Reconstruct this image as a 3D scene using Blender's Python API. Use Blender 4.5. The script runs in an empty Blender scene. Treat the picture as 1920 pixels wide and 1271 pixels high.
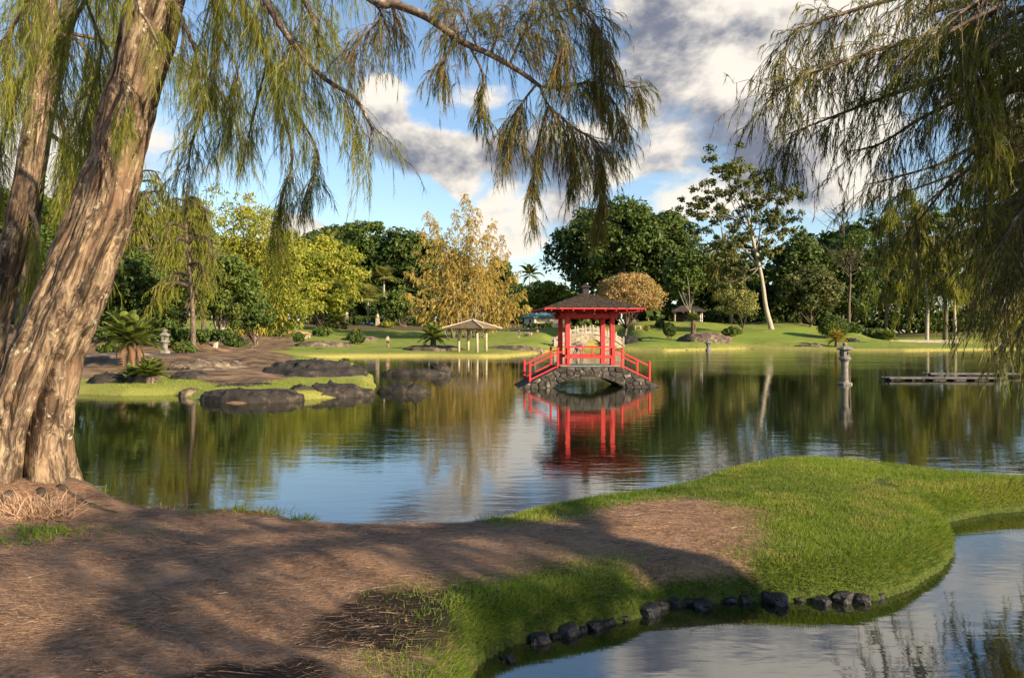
import bpy, bmesh, math, random
import numpy as np
from mathutils import Vector, Matrix, noise as mnoise

R = math.radians
SC = bpy.context.scene
COL = SC.collection
rng = np.random.default_rng(7)
random.seed(7)

# ------------------------------------------------------------------ camera
# photograph 1920 x 1271: horizon row 628, focal length 1500 px, eye 2.35 m above the pond
F, HY, CX, H = 1500.0, 628.0, 960.0, 2.35
cam = bpy.data.cameras.new('camera')
cam.sensor_width = 36.0
cam.lens = F / 1920 * 36.0
cam.shift_y = -(635.5 - HY) / 1920
cam.clip_start, cam.clip_end = 0.05, 8000
cam_o = bpy.data.objects.new('camera', cam)
COL.objects.link(cam_o)
cam_o.location = (0, 0, H)
cam_o.rotation_euler = (R(90), 0, 0)
SC.camera = cam_o

# ------------------------------------------------------------------ sky, sun, exposure
SUN_EL, SUN_AZ = R(21), R(128)          # azimuth clockwise from +Y: behind the camera, to its right
sun_dir = Vector((math.sin(SUN_AZ) * math.cos(SUN_EL), math.cos(SUN_AZ) * math.cos(SUN_EL), math.sin(SUN_EL)))
SKY_STRENGTH = 0.085

def px_dir(x, y):
    v = Vector(((x - CX) / F, 1.0, -(y - HY) / F))
    return v.normalized()

class NT:
    """small node-tree builder"""
    def __init__(self, tree):
        self.t = tree
    def n(self, typ, **kw):
        nd = self.t.nodes.new(typ)
        ins = kw.pop('ins', {})
        for k, v in kw.items():
            setattr(nd, k, v)
        for k, v in ins.items():
            self.set(nd.inputs[k], v)
        return nd
    def set(self, sock, v):
        if isinstance(v, bpy.types.NodeSocket):
            self.t.links.new(v, sock)
        elif isinstance(v, bpy.types.Node):
            self.t.links.new(v.outputs[0], sock)
        else:
            sock.default_value = v
    def math(self, op, a, b=0.0, c=0.0, clamp=False):
        nd = self.n('ShaderNodeMath', operation=op, use_clamp=clamp)
        self.set(nd.inputs[0], a); self.set(nd.inputs[1], b); self.set(nd.inputs[2], c)
        return nd.outputs[0]
    def vmath(self, op, a, b=(0, 0, 0)):
        nd = self.n('ShaderNodeVectorMath', operation=op)
        self.set(nd.inputs[0], a); self.set(nd.inputs[1], b)
        return nd.outputs['Value'] if op in ('LENGTH', 'DOT_PRODUCT', 'DISTANCE') else nd.outputs[0]
    def mix(self, f, a, b, blend='MIX'):
        nd = self.n('ShaderNodeMix', data_type='RGBA', blend_type=blend)
        self.set(nd.inputs[0], f); self.set(nd.inputs[6], a); self.set(nd.inputs[7], b)
        return nd.outputs[2]
    def ramp(self, f, a, b, lo=0.0, hi=1.0):
        nd = self.n('ShaderNodeMapRange', interpolation_type='SMOOTHSTEP', clamp=True)
        self.set(nd.inputs[0], f); self.set(nd.inputs[1], a); self.set(nd.inputs[2], b)
        self.set(nd.inputs[3], lo); self.set(nd.inputs[4], hi)
        return nd.outputs[0]
    def noise(self, vec, scale, detail=4, rough=0.55, dist=0.0):
        nd = self.n('ShaderNodeTexNoise')
        if vec is not None: self.set(nd.inputs['Vector'], vec)
        self.set(nd.inputs['Scale'], scale); self.set(nd.inputs['Detail'], detail)
        self.set(nd.inputs['Roughness'], rough); self.set(nd.inputs['Distortion'], dist)
        return nd.outputs[0]

def c4(c): return (c[0], c[1], c[2], 1.0)

world = bpy.data.worlds.new('World')
SC.world = world
world.use_nodes = True
wt = world.node_tree
for nd in list(wt.nodes): wt.nodes.remove(nd)
W = NT(wt)
sky = W.n('ShaderNodeTexSky', sky_type='NISHITA', sun_disc=False, sun_elevation=SUN_EL, sun_rotation=SUN_AZ,
          altitude=10, air_density=1.0, dust_density=0.5, ozone_density=1.8)
tc = W.n('ShaderNodeTexCoord')
D = tc.outputs['Generated']

def blob(x, y, rx, ry):
    """soft bump of 1 at a direction in the sky, falling to 0 at its rim"""
    c = px_dir(x, y)
    d = W.vmath('SUBTRACT', D, tuple(c))
    d = W.vmath('MULTIPLY', d, (F / rx, 2.2, F / ry))
    return W.ramp(W.vmath('LENGTH', d), 1.25, 0.0)

def total(lst):
    o = lst[0]
    for q in lst[1:]:
        o = W.math('ADD', o, q)
    return o

P = W.vmath('MULTIPLY', D, (1.0, 1.0, 1.45))
n1 = W.noise(P, 5.8, 9, 0.6, 0.15)
P2 = W.vmath('ADD', P, (0.012, -0.01, 0.045))
n2 = W.noise(P2, 5.8, 5, 0.55, 0.15)
cover = total([blob(1335, 130, 300, 230), blob(1560, 120, 330, 300), blob(1330, 255, 300, 75), blob(790, 285, 140, 70), blob(960, 290, 170, 65),
               blob(716, 195, 50, 70), blob(856, 345, 48, 42), blob(960, 440, 130, 110), blob(1110, 300, 140, 60),
               blob(560, 425, 90, 40), blob(1300, 380, 110, 50), blob(1010, 390, 150, 80), blob(1530, 340, 160, 70), blob(-300, 300, 300, 200), blob(2300, 250, 350, 220), blob(120, 260, 260, 160), blob(900, 180, 120, 45)])
cover = W.math('MINIMUM', cover, 1.0)
dens = W.math('ADD', n1, W.math('MULTIPLY_ADD', cover, 0.40, -0.28))
alpha = W.ramp(dens, 0.40, 0.56)
dark = total([blob(1240, 60, 120, 90), blob(1330, 285, 260, 50), blob(790, 292, 110, 45), blob(960, 290, 170, 55), blob(1110, 315, 120, 50)])
dark = W.math('MINIMUM', dark, 1.0)
relief = W.math('MULTIPLY', W.math('SUBTRACT', n1, n2), 4.2)
lit = W.math('ADD', W.math('MULTIPLY_ADD', dark, -0.46, 0.74), relief)
lit = W.math('ADD', lit, W.math('MULTIPLY_ADD', W.noise(P, 11.0, 5, 0.62), 0.6, -0.28))
lit = W.ramp(lit, 0.0, 1.0)
k = 1.0 / SKY_STRENGTH
ccol = W.mix(lit, c4([0.095 * k, 0.106 * k, 0.14 * k]), c4([0.46 * k, 0.425 * k, 0.375 * k]))
skyc = W.mix(1.0, sky.outputs[0], c4([0.98, 1.0, 1.02]), 'MULTIPLY')
final = W.mix(alpha, skyc, ccol)
bg = W.n('ShaderNodeBackground')
W.set(bg.inputs[0], final); bg.inputs[1].default_value = SKY_STRENGTH
wo = W.n('ShaderNodeOutputWorld')
wt.links.new(bg.outputs[0], wo.inputs[0])

sun = bpy.data.lights.new('sun', 'SUN')
sun.energy = 5.0
sun.angle = R(0.55)
sun.color = (1.0, 0.80, 0.55)
sun_o = bpy.data.objects.new('sun', sun)
COL.objects.link(sun_o)
sun_o.rotation_euler = (-sun_dir).to_track_quat('-Z', 'Y').to_euler()

SC.view_settings.view_transform = 'Standard'
SC.view_settings.look = 'None'
SC.view_settings.gamma = 1.0
SC.view_settings.use_curve_mapping = False
SC.view_settings.exposure = 1.2
SC.render.engine = 'CYCLES'
SC.cycles.use_denoising = True
SC.cycles.max_bounces = 8
SC.cycles.transparent_max_bounces = 8
SC.cycles.caustics_reflective = False
SC.cycles.caustics_refractive = False

# ------------------------------------------------------------------ object helpers
def tag(o, label=None, cat=None, group=None, kind=None):
    if label: o['label'] = label
    if cat: o['category'] = cat
    if group: o['group'] = group
    if kind: o['kind'] = kind
    return o

def link(name, me, mat=None, parent=None, loc=None):
    o = bpy.data.objects.new(name, me)
    COL.objects.link(o)
    if mat is not None and me is not None and not me.materials:
        me.materials.append(mat)
    if parent is not None: o.parent = parent
    if loc is not None: o.location = loc
    return o

def empty(name, loc=(0, 0, 0), rz=0.0):
    o = bpy.data.objects.new(name, None)
    COL.objects.link(o)
    o.location = loc
    o.rotation_euler = (0, 0, rz)
    o.empty_display_size = 0.3
    return o

def copy_tree(o, parent=None):
    c = o.copy()
    COL.objects.link(c)
    if parent is not None: c.parent = parent
    for ch in list(o.children):
        copy_tree(ch, c)
    return c

def mesh_np(name, V, Fc, smooth=False, attrs=None, uv=None):
    """V (n,3); Fc (m,3) or (m,4) int array, or a list of such arrays"""
    V = np.asarray(V, dtype=np.float32).reshape(-1, 3)
    Fl = Fc if isinstance(Fc, list) else [Fc]
    Fl = [np.asarray(f, dtype=np.int32) for f in Fl if len(f)]
    me = bpy.data.meshes.new(name)
    me.vertices.add(len(V))
    me.vertices.foreach_set('co', V.ravel())
    idx = np.concatenate([f.ravel() for f in Fl])
    cnt = np.concatenate([np.full(len(f), f.shape[1], dtype=np.int32) for f in Fl])
    st = np.concatenate([[0], np.cumsum(cnt)[:-1]]).astype(np.int32)
    me.loops.add(len(idx)); me.loops.foreach_set('vertex_index', idx)
    me.polygons.add(len(cnt)); me.polygons.foreach_set('loop_start', st)
    if smooth: me.polygons.foreach_set('use_smooth', np.ones(len(cnt), dtype=bool))
    for k_, a in (attrs or {}).items():
        at_ = me.attributes.new(k_, 'FLOAT', 'POINT')
        at_.data.foreach_set('value', np.asarray(a, dtype=np.float32).ravel())
    if uv is not None:
        ul = me.uv_layers.new(name='UVMap')
        ul.data.foreach_set('uv', np.asarray(uv, dtype=np.float32)[idx].ravel())
    me.update(); me.validate()
    return me

class MB:
    """collects boxes, prisms, tubes and lathes; build() makes one mesh object of them"""
    def __init__(self):
        self.v, self.f = [], []
    def add(self, vs, fs):
        b = len(self.v)
        self.v += [tuple(p) for p in vs]
        self.f += [tuple(i + b for i in f) for f in fs]
        return self
    def box(self, c, s, rz=0.0, tilt=None):
        hx, hy, hz = s[0] / 2, s[1] / 2, s[2] / 2
        m = Matrix.Rotation(rz, 3, 'Z')
        if tilt is not None: m = m @ tilt
        vs = [Vector(c) + m @ Vector((x * hx, y * hy, z * hz)) for x in (-1, 1) for y in (-1, 1) for z in (-1, 1)]
        return self.add(vs, [(0, 1, 3, 2), (4, 6, 7, 5), (0, 4, 5, 1), (2, 3, 7, 6), (0, 2, 6, 4), (1, 5, 7, 3)])
    def bar(self, a, b, w, h):
        a, b = Vector(a), Vector(b)
        d = (b - a).normalized()
        up = Vector((0, 0, 1)) if abs(d.z) < 0.95 else Vector((0, 1, 0))
        s = d.cross(up).normalized() * (w / 2)
        u = s.cross(d).normalized() * (h / 2)
        vs = [a - s - u, a + s - u, a + s + u, a - s + u, b - s - u, b + s - u, b + s + u, b - s + u]
        return self.add(vs, [(3, 2, 1, 0), (4, 5, 6, 7), (0, 1, 5, 4), (1, 2, 6, 5), (2, 3, 7, 6), (3, 0, 4, 7)])
    def tube(self, pts, rad, n=8, caps=True):
        V_, F_ = tube_np(pts, rad, n)
        b = len(self.v)
        self.v += [tuple(p) for p in V_]
        self.f += [tuple(int(i) + b for i in f) for f in F_]
        if caps:
            self.f.append(tuple(b + i for i in range(n))[::-1])
            self.f.append(tuple(b + (len(pts) - 1) * n + i for i in range(n)))
        return self
    def lathe(self, prof, n=12, c=(0, 0, 0), sq=False):
        b = len(self.v)
        off = math.pi / 4 if n == 4 else 0
        for r, z in prof:
            for i in range(n):
                a = off + 2 * math.pi * i / n
                self.v.append((c[0] + r * math.cos(a), c[1] + r * math.sin(a), c[2] + z))
        for j in range(len(prof) - 1):
            for i in range(n):
                i2 = (i + 1) % n
                self.f.append((b + j * n + i, b + j * n + i2, b + (j + 1) * n + i2, b + (j + 1) * n + i))
        self.f.append(tuple(b + i for i in range(n))[::-1])
        self.f.append(tuple(b + (len(prof) - 1) * n + i for i in range(n)))
        return self
    def prism(self, poly, y0, y1):
        """poly of (x,z) extruded along y"""
        n = len(poly)
        vs = [(x, y0, z) for x, z in poly] + [(x, y1, z) for x, z in poly]
        fs = [tuple(range(n)), tuple(range(2 * n - 1, n - 1, -1))]
        fs += [(i, i + n, (i + 1) % n + n, (i + 1) % n) for i in range(n)]
        return self.add(vs, fs)
    def build(self, name, mat, parent=None, smooth=False, bevel=0.0, loc=None):
        me = bpy.data.meshes.new(name)
        me.from_pydata(self.v, [], self.f)
        bm = bmesh.new(); bm.from_mesh(me)
        bmesh.ops.recalc_face_normals(bm, faces=bm.faces)
        if bevel:
            bmesh.ops.bevel(bm, geom=list(bm.edges), offset=bevel, segments=1, affect='EDGES', clamp_overlap=True)
        bm.to_mesh(me); bm.free()
        if smooth:
            for p in me.polygons: p.use_smooth = True
        return link(name, me, mat, parent, loc)

def tube_np(pts, rad, n=8):
    pts = np.asarray(pts, dtype=float)
    m = len(pts)
    rad = np.broadcast_to(np.asarray(rad, dtype=float), (m,))
    tan = np.gradient(pts, axis=0)
    tan /= np.linalg.norm(tan, axis=1, keepdims=True) + 1e-9
    ref = np.array([0.31, 0.95, 0.05])
    V_ = np.zeros((m, n, 3))
    a = np.linspace(0, 2 * np.pi, n, endpoint=False)
    for i in range(m):
        s = np.cross(tan[i], ref); s /= np.linalg.norm(s) + 1e-9
        u = np.cross(s, tan[i])
        V_[i] = pts[i] + rad[i] * (np.cos(a)[:, None] * s + np.sin(a)[:, None] * u)
    i, j = np.meshgrid(np.arange(m - 1), np.arange(n), indexing='ij')
    j2 = (j + 1) % n
    F_ = np.stack([i * n + j, i * n + j2, (i + 1) * n + j2, (i + 1) * n + j], -1).reshape(-1, 4)
    return V_.reshape(-1, 3), F_

def smooth_path(pts, k):
    """Catmull-Rom through pts, k samples per span"""
    p = np.asarray(pts, dtype=float)
    p = np.vstack([2 * p[0] - p[1], p, 2 * p[-1] - p[-2]])
    out = []
    for i in range(1, len(p) - 2):
        for t in np.linspace(0, 1, k, endpoint=False):
            a, b, c, d = p[i - 1], p[i], p[i + 1], p[i + 2]
            out.append(0.5 * ((2 * b) + (c - a) * t + (2 * a - 5 * b + 4 * c - d) * t * t + (3 * b - a - 3 * c + d) * t ** 3))
    out.append(p[-2])
    return np.array(out)

def gp(x, y, z=0.0):
    d = F * (H - z) / (y - HY)
    return ((x - CX) / F * d, d, z)

def at(x, y, d):
    return ((x - CX) / F * d, d, H - (y - HY) / F * d)

def gx(x, d): return (x - CX) / F * d

def vnoise(P_, scale, octaves=3, seed=0.0):
    """value noise for numpy points (n,3)"""
    P_ = np.asarray(P_, dtype=float) * scale + seed * 17.31
    out = np.zeros(len(P_)); amp = 1.0; tot = 0.0
    for o in range(octaves):
        i = np.floor(P_).astype(np.int64); f = P_ - i
        f = f * f * (3 - 2 * f)
        acc = 0
        for dx in (0, 1):
            for dy in (0, 1):
                for dz in (0, 1):
                    h = ((i[:, 0] + dx) * 374761393 + (i[:, 1] + dy) * 668265263 + (i[:, 2] + dz) * 2147483647 + o * 9176) & 0xFFFFFFFF
                    h = ((h ^ (h >> 13)) * 1274126177) & 0xFFFFFFFF
                    h = (h ^ (h >> 16)) & 0xFFFF
                    w = (f[:, 0] if dx else 1 - f[:, 0]) * (f[:, 1] if dy else 1 - f[:, 1]) * (f[:, 2] if dz else 1 - f[:, 2])
                    acc = acc + w * (h / 65535.0)
        out += amp * acc; tot += amp
        amp *= 0.5; P_ = P_ * 2.03 + 5.1
    return out / tot * 2 - 1

# ------------------------------------------------------------------ materials
def new_mat(name):
    m = bpy.data.materials.new(name)
    m.use_nodes = True
    t = m.node_tree
    for nd in list(t.nodes): t.nodes.remove(nd)
    N = NT(t)
    out = N.n('ShaderNodeOutputMaterial')
    return m, N, out

def surf_mat(name, c1, c2, scale=3.0, rough=0.85, bump=0.3, bscale=None, detail=6, c3=None, c3scale=1.0, c3lo=0.55, c3hi=0.7, bdist=0.02, spec=0.3, coord='Object', rand=0.0):
    m, N, out = new_mat(name)
    tcn = N.n('ShaderNodeTexCoord')
    vec = tcn.outputs[coord]
    f = N.ramp(N.noise(vec, scale, detail, 0.6), 0.32, 0.68)
    col = N.mix(f, c4(c1), c4(c2))
    if c3 is not None:
        col = N.mix(N.ramp(N.noise(vec, c3scale, 5, 0.62), c3lo, c3hi), col, c4(c3))
    if rand:
        oi = N.n('ShaderNodeObjectInfo')
        col = N.mix(1.0, col, N.n('ShaderNodeCombineColor', ins={0: N.math('MULTIPLY_ADD', oi.outputs['Random'], rand, 1 - rand / 2), 1: N.math('MULTIPLY_ADD', oi.outputs['Random'], rand, 1 - rand / 2), 2: N.math('MULTIPLY_ADD', oi.outputs['Random'], rand, 1 - rand / 2)}), 'MULTIPLY')
    b = N.n('ShaderNodeBsdfPrincipled', ins={'Roughness': rough, 'Specular IOR Level': spec, 'Base Color': col})
    if bump:
        bn = N.n('ShaderNodeBump', ins={'Strength': bump, 'Distance': bdist, 'Height': N.noise(vec, bscale or scale * 4, 8, 0.65)})
        N.set(b.inputs['Normal'], bn)
    N.t.links.new(b.outputs[0], out.inputs[0])
    return m

def leaf_mat(name, c1, c2, c3=None, trans=0.45, rough=0.55, spec=0.25):
    """c1..c2 by the per-leaf attribute tint; c3 a rarer tone"""
    m, N, out = new_mat(name)
    a = N.n('ShaderNodeAttribute', attribute_name='tint')
    col = N.mix(N.ramp(a.outputs['Fac'], 0.0, 1.0), c4(c1), c4(c2))
    if c3 is not None:
        a2 = N.n('ShaderNodeAttribute', attribute_name='tint2')
        col = N.mix(N.ramp(a2.outputs['Fac'], 0.55, 0.95), col, c4(c3))
    b = N.n('ShaderNodeBsdfPrincipled', ins={'Roughness': rough, 'Specular IOR Level': spec, 'Base Color': col})
    tr = N.n('ShaderNodeBsdfTranslucent', ins={'Color': N.mix(1.0, col, c4([1.25, 1.2, 0.6]), 'MULTIPLY')})
    mx = N.n('ShaderNodeMixShader', ins={0: trans})
    N.t.links.new(b.outputs[0], mx.inputs[1]); N.t.links.new(tr.outputs[0], mx.inputs[2])
    N.t.links.new(mx.outputs[0], out.inputs[0])
    return m

M = {}
M['lava'] = surf_mat('lava_rock', (0.013, 0.012, 0.011), (0.042, 0.036, 0.031), 2.5, 0.9, 1.0, 6, c3=(0.11, 0.085, 0.06), c3scale=1.7, c3lo=0.56, c3hi=0.74, bdist=0.06, rand=0.3)
M['lava_dry'] = surf_mat('dry_lava_rock', (0.040, 0.031, 0.025), (0.13, 0.097, 0.068), 1.6, 0.95, 0.9, 4, c3=(0.27, 0.21, 0.14), c3scale=0.9, c3lo=0.50, c3hi=0.70, bdist=0.08, rand=0.3)
M['wet_stone'] = surf_mat('wet_black_stone', (0.010, 0.010, 0.011), (0.035, 0.033, 0.032), 9, 0.5, 1.0, 28, c3=(0.14, 0.12, 0.09), c3scale=12, c3lo=0.6, c3hi=0.75, bdist=0.02, spec=0.5, rand=0.4)
M['bridge_stone'] = surf_mat('dark_bridge_stone', (0.028, 0.026, 0.024), (0.085, 0.075, 0.065), 5, 0.9, 0.7, 14, c3=(0.26, 0.23, 0.18), c3scale=4.5, c3lo=0.56, c3hi=0.72, bdist=0.03, rand=0.7)
M['mortar'] = surf_mat('dark_mortar', (0.015, 0.014, 0.013), (0.04, 0.037, 0.033), 7, 0.95, 0.5)
M['grey_stone'] = surf_mat('carved_grey_stone', (0.13, 0.12, 0.105), (0.25, 0.23, 0.195), 5, 0.9, 0.5, 22, c3=(0.10, 0.095, 0.08), c3scale=3.0, c3lo=0.55, c3hi=0.75, bdist=0.02)
M['pale_stone'] = surf_mat('pale_bridge_stone', (0.26, 0.225, 0.175), (0.43, 0.375, 0.29), 1.6, 0.9, 0.5, 5, c3=(0.20, 0.17, 0.12), c3scale=0.9, c3lo=0.55, c3hi=0.75, bdist=0.05)
M['rubble'] = surf_mat('rubble_masonry', (0.20, 0.16, 0.11), (0.46, 0.38, 0.27), 2.2, 0.95, 0.9, 3.5, bdist=0.12)
M['red_paint'] = surf_mat('red_paint', (0.42, 0.016, 0.017), (0.60, 0.036, 0.032), 5, 0.6, 0.25, 30, c3=(0.24, 0.016, 0.014), c3scale=3.2, c3lo=0.5, c3hi=0.78, bdist=0.005, spec=0.4)
M['red_dark'] = surf_mat('dark_red_paint', (0.20, 0.015, 0.014), (0.34, 0.024, 0.022), 6, 0.6, 0.15, 30, bdist=0.005)  # deeper, more even red for the bench seats and soffit
M['shingle'] = surf_mat('mossy_dark_shingle', (0.014, 0.011, 0.009), (0.042, 0.031, 0.023), 7, 0.95, 0.8, 30, c3=(0.055, 0.048, 0.02), c3scale=3.0, c3lo=0.54, c3hi=0.74, bdist=0.02, rand=0.8)
M['slate'] = surf_mat('grey_green_slab', (0.12, 0.15, 0.13), (0.22, 0.25, 0.21), 4, 0.8, 0.3)
M['black_metal'] = surf_mat('dark_finial', (0.012, 0.010, 0.010), (0.035, 0.022, 0.018), 5, 0.6, 0.2)
M['cream_post'] = surf_mat('cream_wood', (0.34, 0.28, 0.20), (0.48, 0.41, 0.30), 3, 0.8, 0.2)
M['brown_roof'] = surf_mat('brown_shingle_roof', (0.12, 0.085, 0.05), (0.24, 0.18, 0.11), 3, 0.95, 0.7, 10, c3=(0.07, 0.05, 0.03), c3scale=1.5, rand=0.4)
M['dark_roof'] = surf_mat('dark_shelter_roof', (0.035, 0.028, 0.026), (0.07, 0.055, 0.05), 2, 0.9, 0.4)
M['teal_roof'] = surf_mat('teal_metal_roof', (0.05, 0.13, 0.14), (0.09, 0.19, 0.19), 1.2, 0.55, 0.15)
M['white_wall'] = surf_mat('white_wall', (0.60, 0.60, 0.56), (0.74, 0.73, 0.68), 1.5, 0.85, 0.15)
M['cream_wall'] = surf_mat('cream_stone_wall', (0.42, 0.34, 0.20), (0.68, 0.58, 0.38), 1.3, 0.9, 0.5, 3)
M['door_red'] = surf_mat('dark_red_door', (0.09, 0.02, 0.018), (0.14, 0.03, 0.025), 2, 0.6, 0.1)
M['wood_walk'] = surf_mat('weathered_walkway', (0.045, 0.042, 0.042), (0.13, 0.12, 0.12), 3, 0.8, 0.4, 12, rand=0.3)
M['red_soil'] = surf_mat('red_brown_rock', (0.26, 0.13, 0.08), (0.42, 0.24, 0.15), 0.8, 0.95, 0.6, 3, bdist=0.1)
M['white_paint'] = surf_mat('white_paint', (0.70, 0.69, 0.66), (0.80, 0.79, 0.76), 3, 0.5, 0.05)
M['car_white'] = surf_mat('white_car_paint', (0.70, 0.70, 0.69), (0.76, 0.76, 0.75), 2, 0.25, 0.0, spec=0.6)
M['car_blue'] = surf_mat('blue_car_paint', (0.03, 0.09, 0.28), (0.04, 0.12, 0.34), 2, 0.25, 0.0, spec=0.6)
M['car_dark'] = surf_mat('dark_car_paint', (0.02, 0.022, 0.03), (0.035, 0.036, 0.045), 2, 0.25, 0.0, spec=0.6)
M['car_glass'] = surf_mat('car_window', (0.01, 0.012, 0.014), (0.02, 0.022, 0.025), 2, 0.08, 0.0, spec=0.8)
M['tyre'] = surf_mat('tyre', (0.012, 0.012, 0.012), (0.025, 0.025, 0.025), 8, 0.9, 0.2)
M['skin'] = surf_mat('skin', (0.42, 0.24, 0.17), (0.50, 0.30, 0.21), 8, 0.6, 0.0)

def bark_mat(name, c1, c2, c3, pale=None, bump=1.0, su=3.0, sv=1.25, bdist=0.03):
    m, N, out = new_mat(name)
    uvn = N.n('ShaderNodeTexCoord')
    v = N.vmath('MULTIPLY', uvn.outputs['UV'], (su, sv, 1.0))
    warp = N.n('ShaderNodeTexNoise', ins={'Vector': v, 'Scale': 1.3, 'Detail': 3.0})
    v2 = N.vmath('ADD', v, N.vmath('MULTIPLY', warp.outputs[1], (0.55, 1.2, 0.0)))
    a = N.noise(v2, 2.6, 9, 0.68)
    fib = N.noise(N.vmath('MULTIPLY', v2, (4.0, 0.7, 1.0)), 2.2, 8, 0.75)
    fl = N.noise(N.vmath('MULTIPLY', v2, (1.6, 1.1, 1.0)), 7.0, 8, 0.75)
    ht = N.math('ADD', N.math('MULTIPLY', a, 0.55), N.math('ADD', N.math('MULTIPLY', fib, 0.35), N.math('MULTIPLY', fl, 0.30)))
    col = N.mix(N.ramp(ht, 0.53, 0.72), c4(c1), c4(c2))
    col = N.mix(N.ramp(N.noise(v2, 0.9, 6, 0.6), 0.5, 0.68), col, c4(c3))
    if pale is not None:
        ob = N.n('ShaderNodeTexCoord').outputs['Object']
        lich = N.math('MULTIPLY', N.ramp(N.noise(ob, 9.0, 5, 0.7), 0.56, 0.66), N.ramp(N.noise(ob, 1.6, 3, 0.5), 0.42, 0.6))
        col = N.mix(lich, col, c4(pale))
    cr = N.ramp(N.noise(N.vmath('MULTIPLY', v2, (1.6, 0.35, 1.0)), 1.6, 5, 0.6), 0.36, 0.47, 1.0, 0.0)
    col = N.mix(N.math('MULTIPLY', cr, 0.75), col, c4([c1[0] * 0.3, c1[1] * 0.3, c1[2] * 0.3]))
    b = N.n('ShaderNodeBsdfPrincipled', ins={'Roughness': 0.92, 'Specular IOR Level': 0.2, 'Base Color': col})
    hh = N.math('SUBTRACT', ht, N.math('MULTIPLY', cr, 0.6))
    bn = N.n('ShaderNodeBump', ins={'Strength': bump, 'Distance': bdist * 1.3, 'Height': hh})
    N.set(b.inputs['Normal'], bn)
    N.t.links.new(b.outputs[0], out.inputs[0])
    return m

M['bark'] = bark_mat('ironwood_bark', (0.055, 0.036, 0.025), (0.41, 0.305, 0.20), (0.22, 0.14, 0.088), pale=(0.50, 0.46, 0.33), bump=1.0, bdist=0.05)
M['bark_grey'] = bark_mat('grey_bark', (0.07, 0.055, 0.042), (0.22, 0.175, 0.13), (0.16, 0.12, 0.085), bump=0.6)
M['bark_pale'] = bark_mat('pale_bark', (0.26, 0.22, 0.17), (0.58, 0.52, 0.43), (0.42, 0.34, 0.26), bump=0.4)
M['twig'] = surf_mat('twig_bark', (0.07, 0.048, 0.033), (0.20, 0.15, 0.11), 14, 0.9, 0.5, 40, c3=(0.40, 0.37, 0.30), c3scale=10, c3lo=0.55, c3hi=0.68)

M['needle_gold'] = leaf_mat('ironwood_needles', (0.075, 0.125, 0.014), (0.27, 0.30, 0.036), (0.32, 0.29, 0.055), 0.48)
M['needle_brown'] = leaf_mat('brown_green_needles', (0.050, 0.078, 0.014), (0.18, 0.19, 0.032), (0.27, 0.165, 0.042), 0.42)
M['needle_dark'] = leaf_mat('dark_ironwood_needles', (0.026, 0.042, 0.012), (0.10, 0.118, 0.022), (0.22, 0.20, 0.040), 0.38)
M['leaf_dark'] = leaf_mat('dark_leaves', (0.018, 0.038, 0.009), (0.068, 0.110, 0.020), (0.12, 0.16, 0.035), 0.28)
M['leaf_mid'] = leaf_mat('green_leaves', (0.034, 0.066, 0.012), (0.095, 0.145, 0.025), (0.16, 0.19, 0.04), 0.3)
M['leaf_yellow'] = leaf_mat('yellow_green_leaves', (0.125, 0.165, 0.018), (0.34, 0.36, 0.050), (0.44, 0.40, 0.085), 0.42)
M['leaf_gold'] = leaf_mat('golden_foliage', (0.34, 0.245, 0.065), (0.62, 0.48, 0.17), (0.36, 0.32, 0.08), 0.42)
M['leaf_pink'] = leaf_mat('dry_pinkish_leaves', (0.30, 0.19, 0.085), (0.50, 0.35, 0.17), (0.26, 0.25, 0.07), 0.35)
M['leaf_olive'] = leaf_mat('olive_leaves', (0.040, 0.058, 0.018), (0.115, 0.135, 0.038), (0.17, 0.17, 0.06), 0.3)
M['leaf_light'] = leaf_mat('light_leaves', (0.11, 0.13, 0.03), (0.27, 0.27, 0.08), (0.34, 0.32, 0.12), 0.35)
M['frond'] = leaf_mat('fronds', (0.05, 0.085, 0.015), (0.15, 0.18, 0.035), (0.32, 0.24, 0.08), 0.3)
M['frond_gold'] = leaf_mat('gold_fronds', (0.20, 0.17, 0.03), (0.40, 0.30, 0.06), (0.16, 0.20, 0.04), 0.3)
M['frond_dry'] = leaf_mat('dead_fronds', (0.20, 0.11, 0.06), (0.36, 0.22, 0.12), None, 0.2)
M['blade'] = leaf_mat('grass_blades', (0.070, 0.145, 0.014), (0.25, 0.335, 0.040), (0.40, 0.36, 0.11), 0.45)
M['litter'] = leaf_mat('fallen_needles', (0.20, 0.115, 0.068), (0.52, 0.345, 0.225), (0.085, 0.050, 0.034), 0.1)
M['bamboo'] = leaf_mat('bamboo_culms', (0.38, 0.30, 0.05), (0.55, 0.46, 0.10), None, 0.05)

# ------------------------------------------------------------------ the lie of the land
def seg_dist(Pq, poly):
    """signed distance of points (n,2) to a closed polygon (+ inside)"""
    poly = np.asarray(poly, dtype=float)
    out = np.full(len(Pq), 1e9); ins = np.zeros(len(Pq), dtype=bool)
    x, y = Pq[:, 0], Pq[:, 1]
    for i in range(len(poly)):
        a, b = poly[i], poly[(i + 1) % len(poly)]
        ab = b - a
        t = np.clip(((x - a[0]) * ab[0] + (y - a[1]) * ab[1]) / (ab @ ab + 1e-12), 0, 1)
        dx, dy = x - a[0] - t * ab[0], y - a[1] - t * ab[1]
        out = np.minimum(out, dx * dx + dy * dy)
        c = ((a[1] > y) != (b[1] > y))
        with np.errstate(divide='ignore', invalid='ignore'):
            xi = (b[0] - a[0]) * (y - a[1]) / (b[1] - a[1] + 1e-12) + a[0]
        ins ^= c & (x < xi)
    return np.where(ins, 1, -1) * np.sqrt(out)

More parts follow.
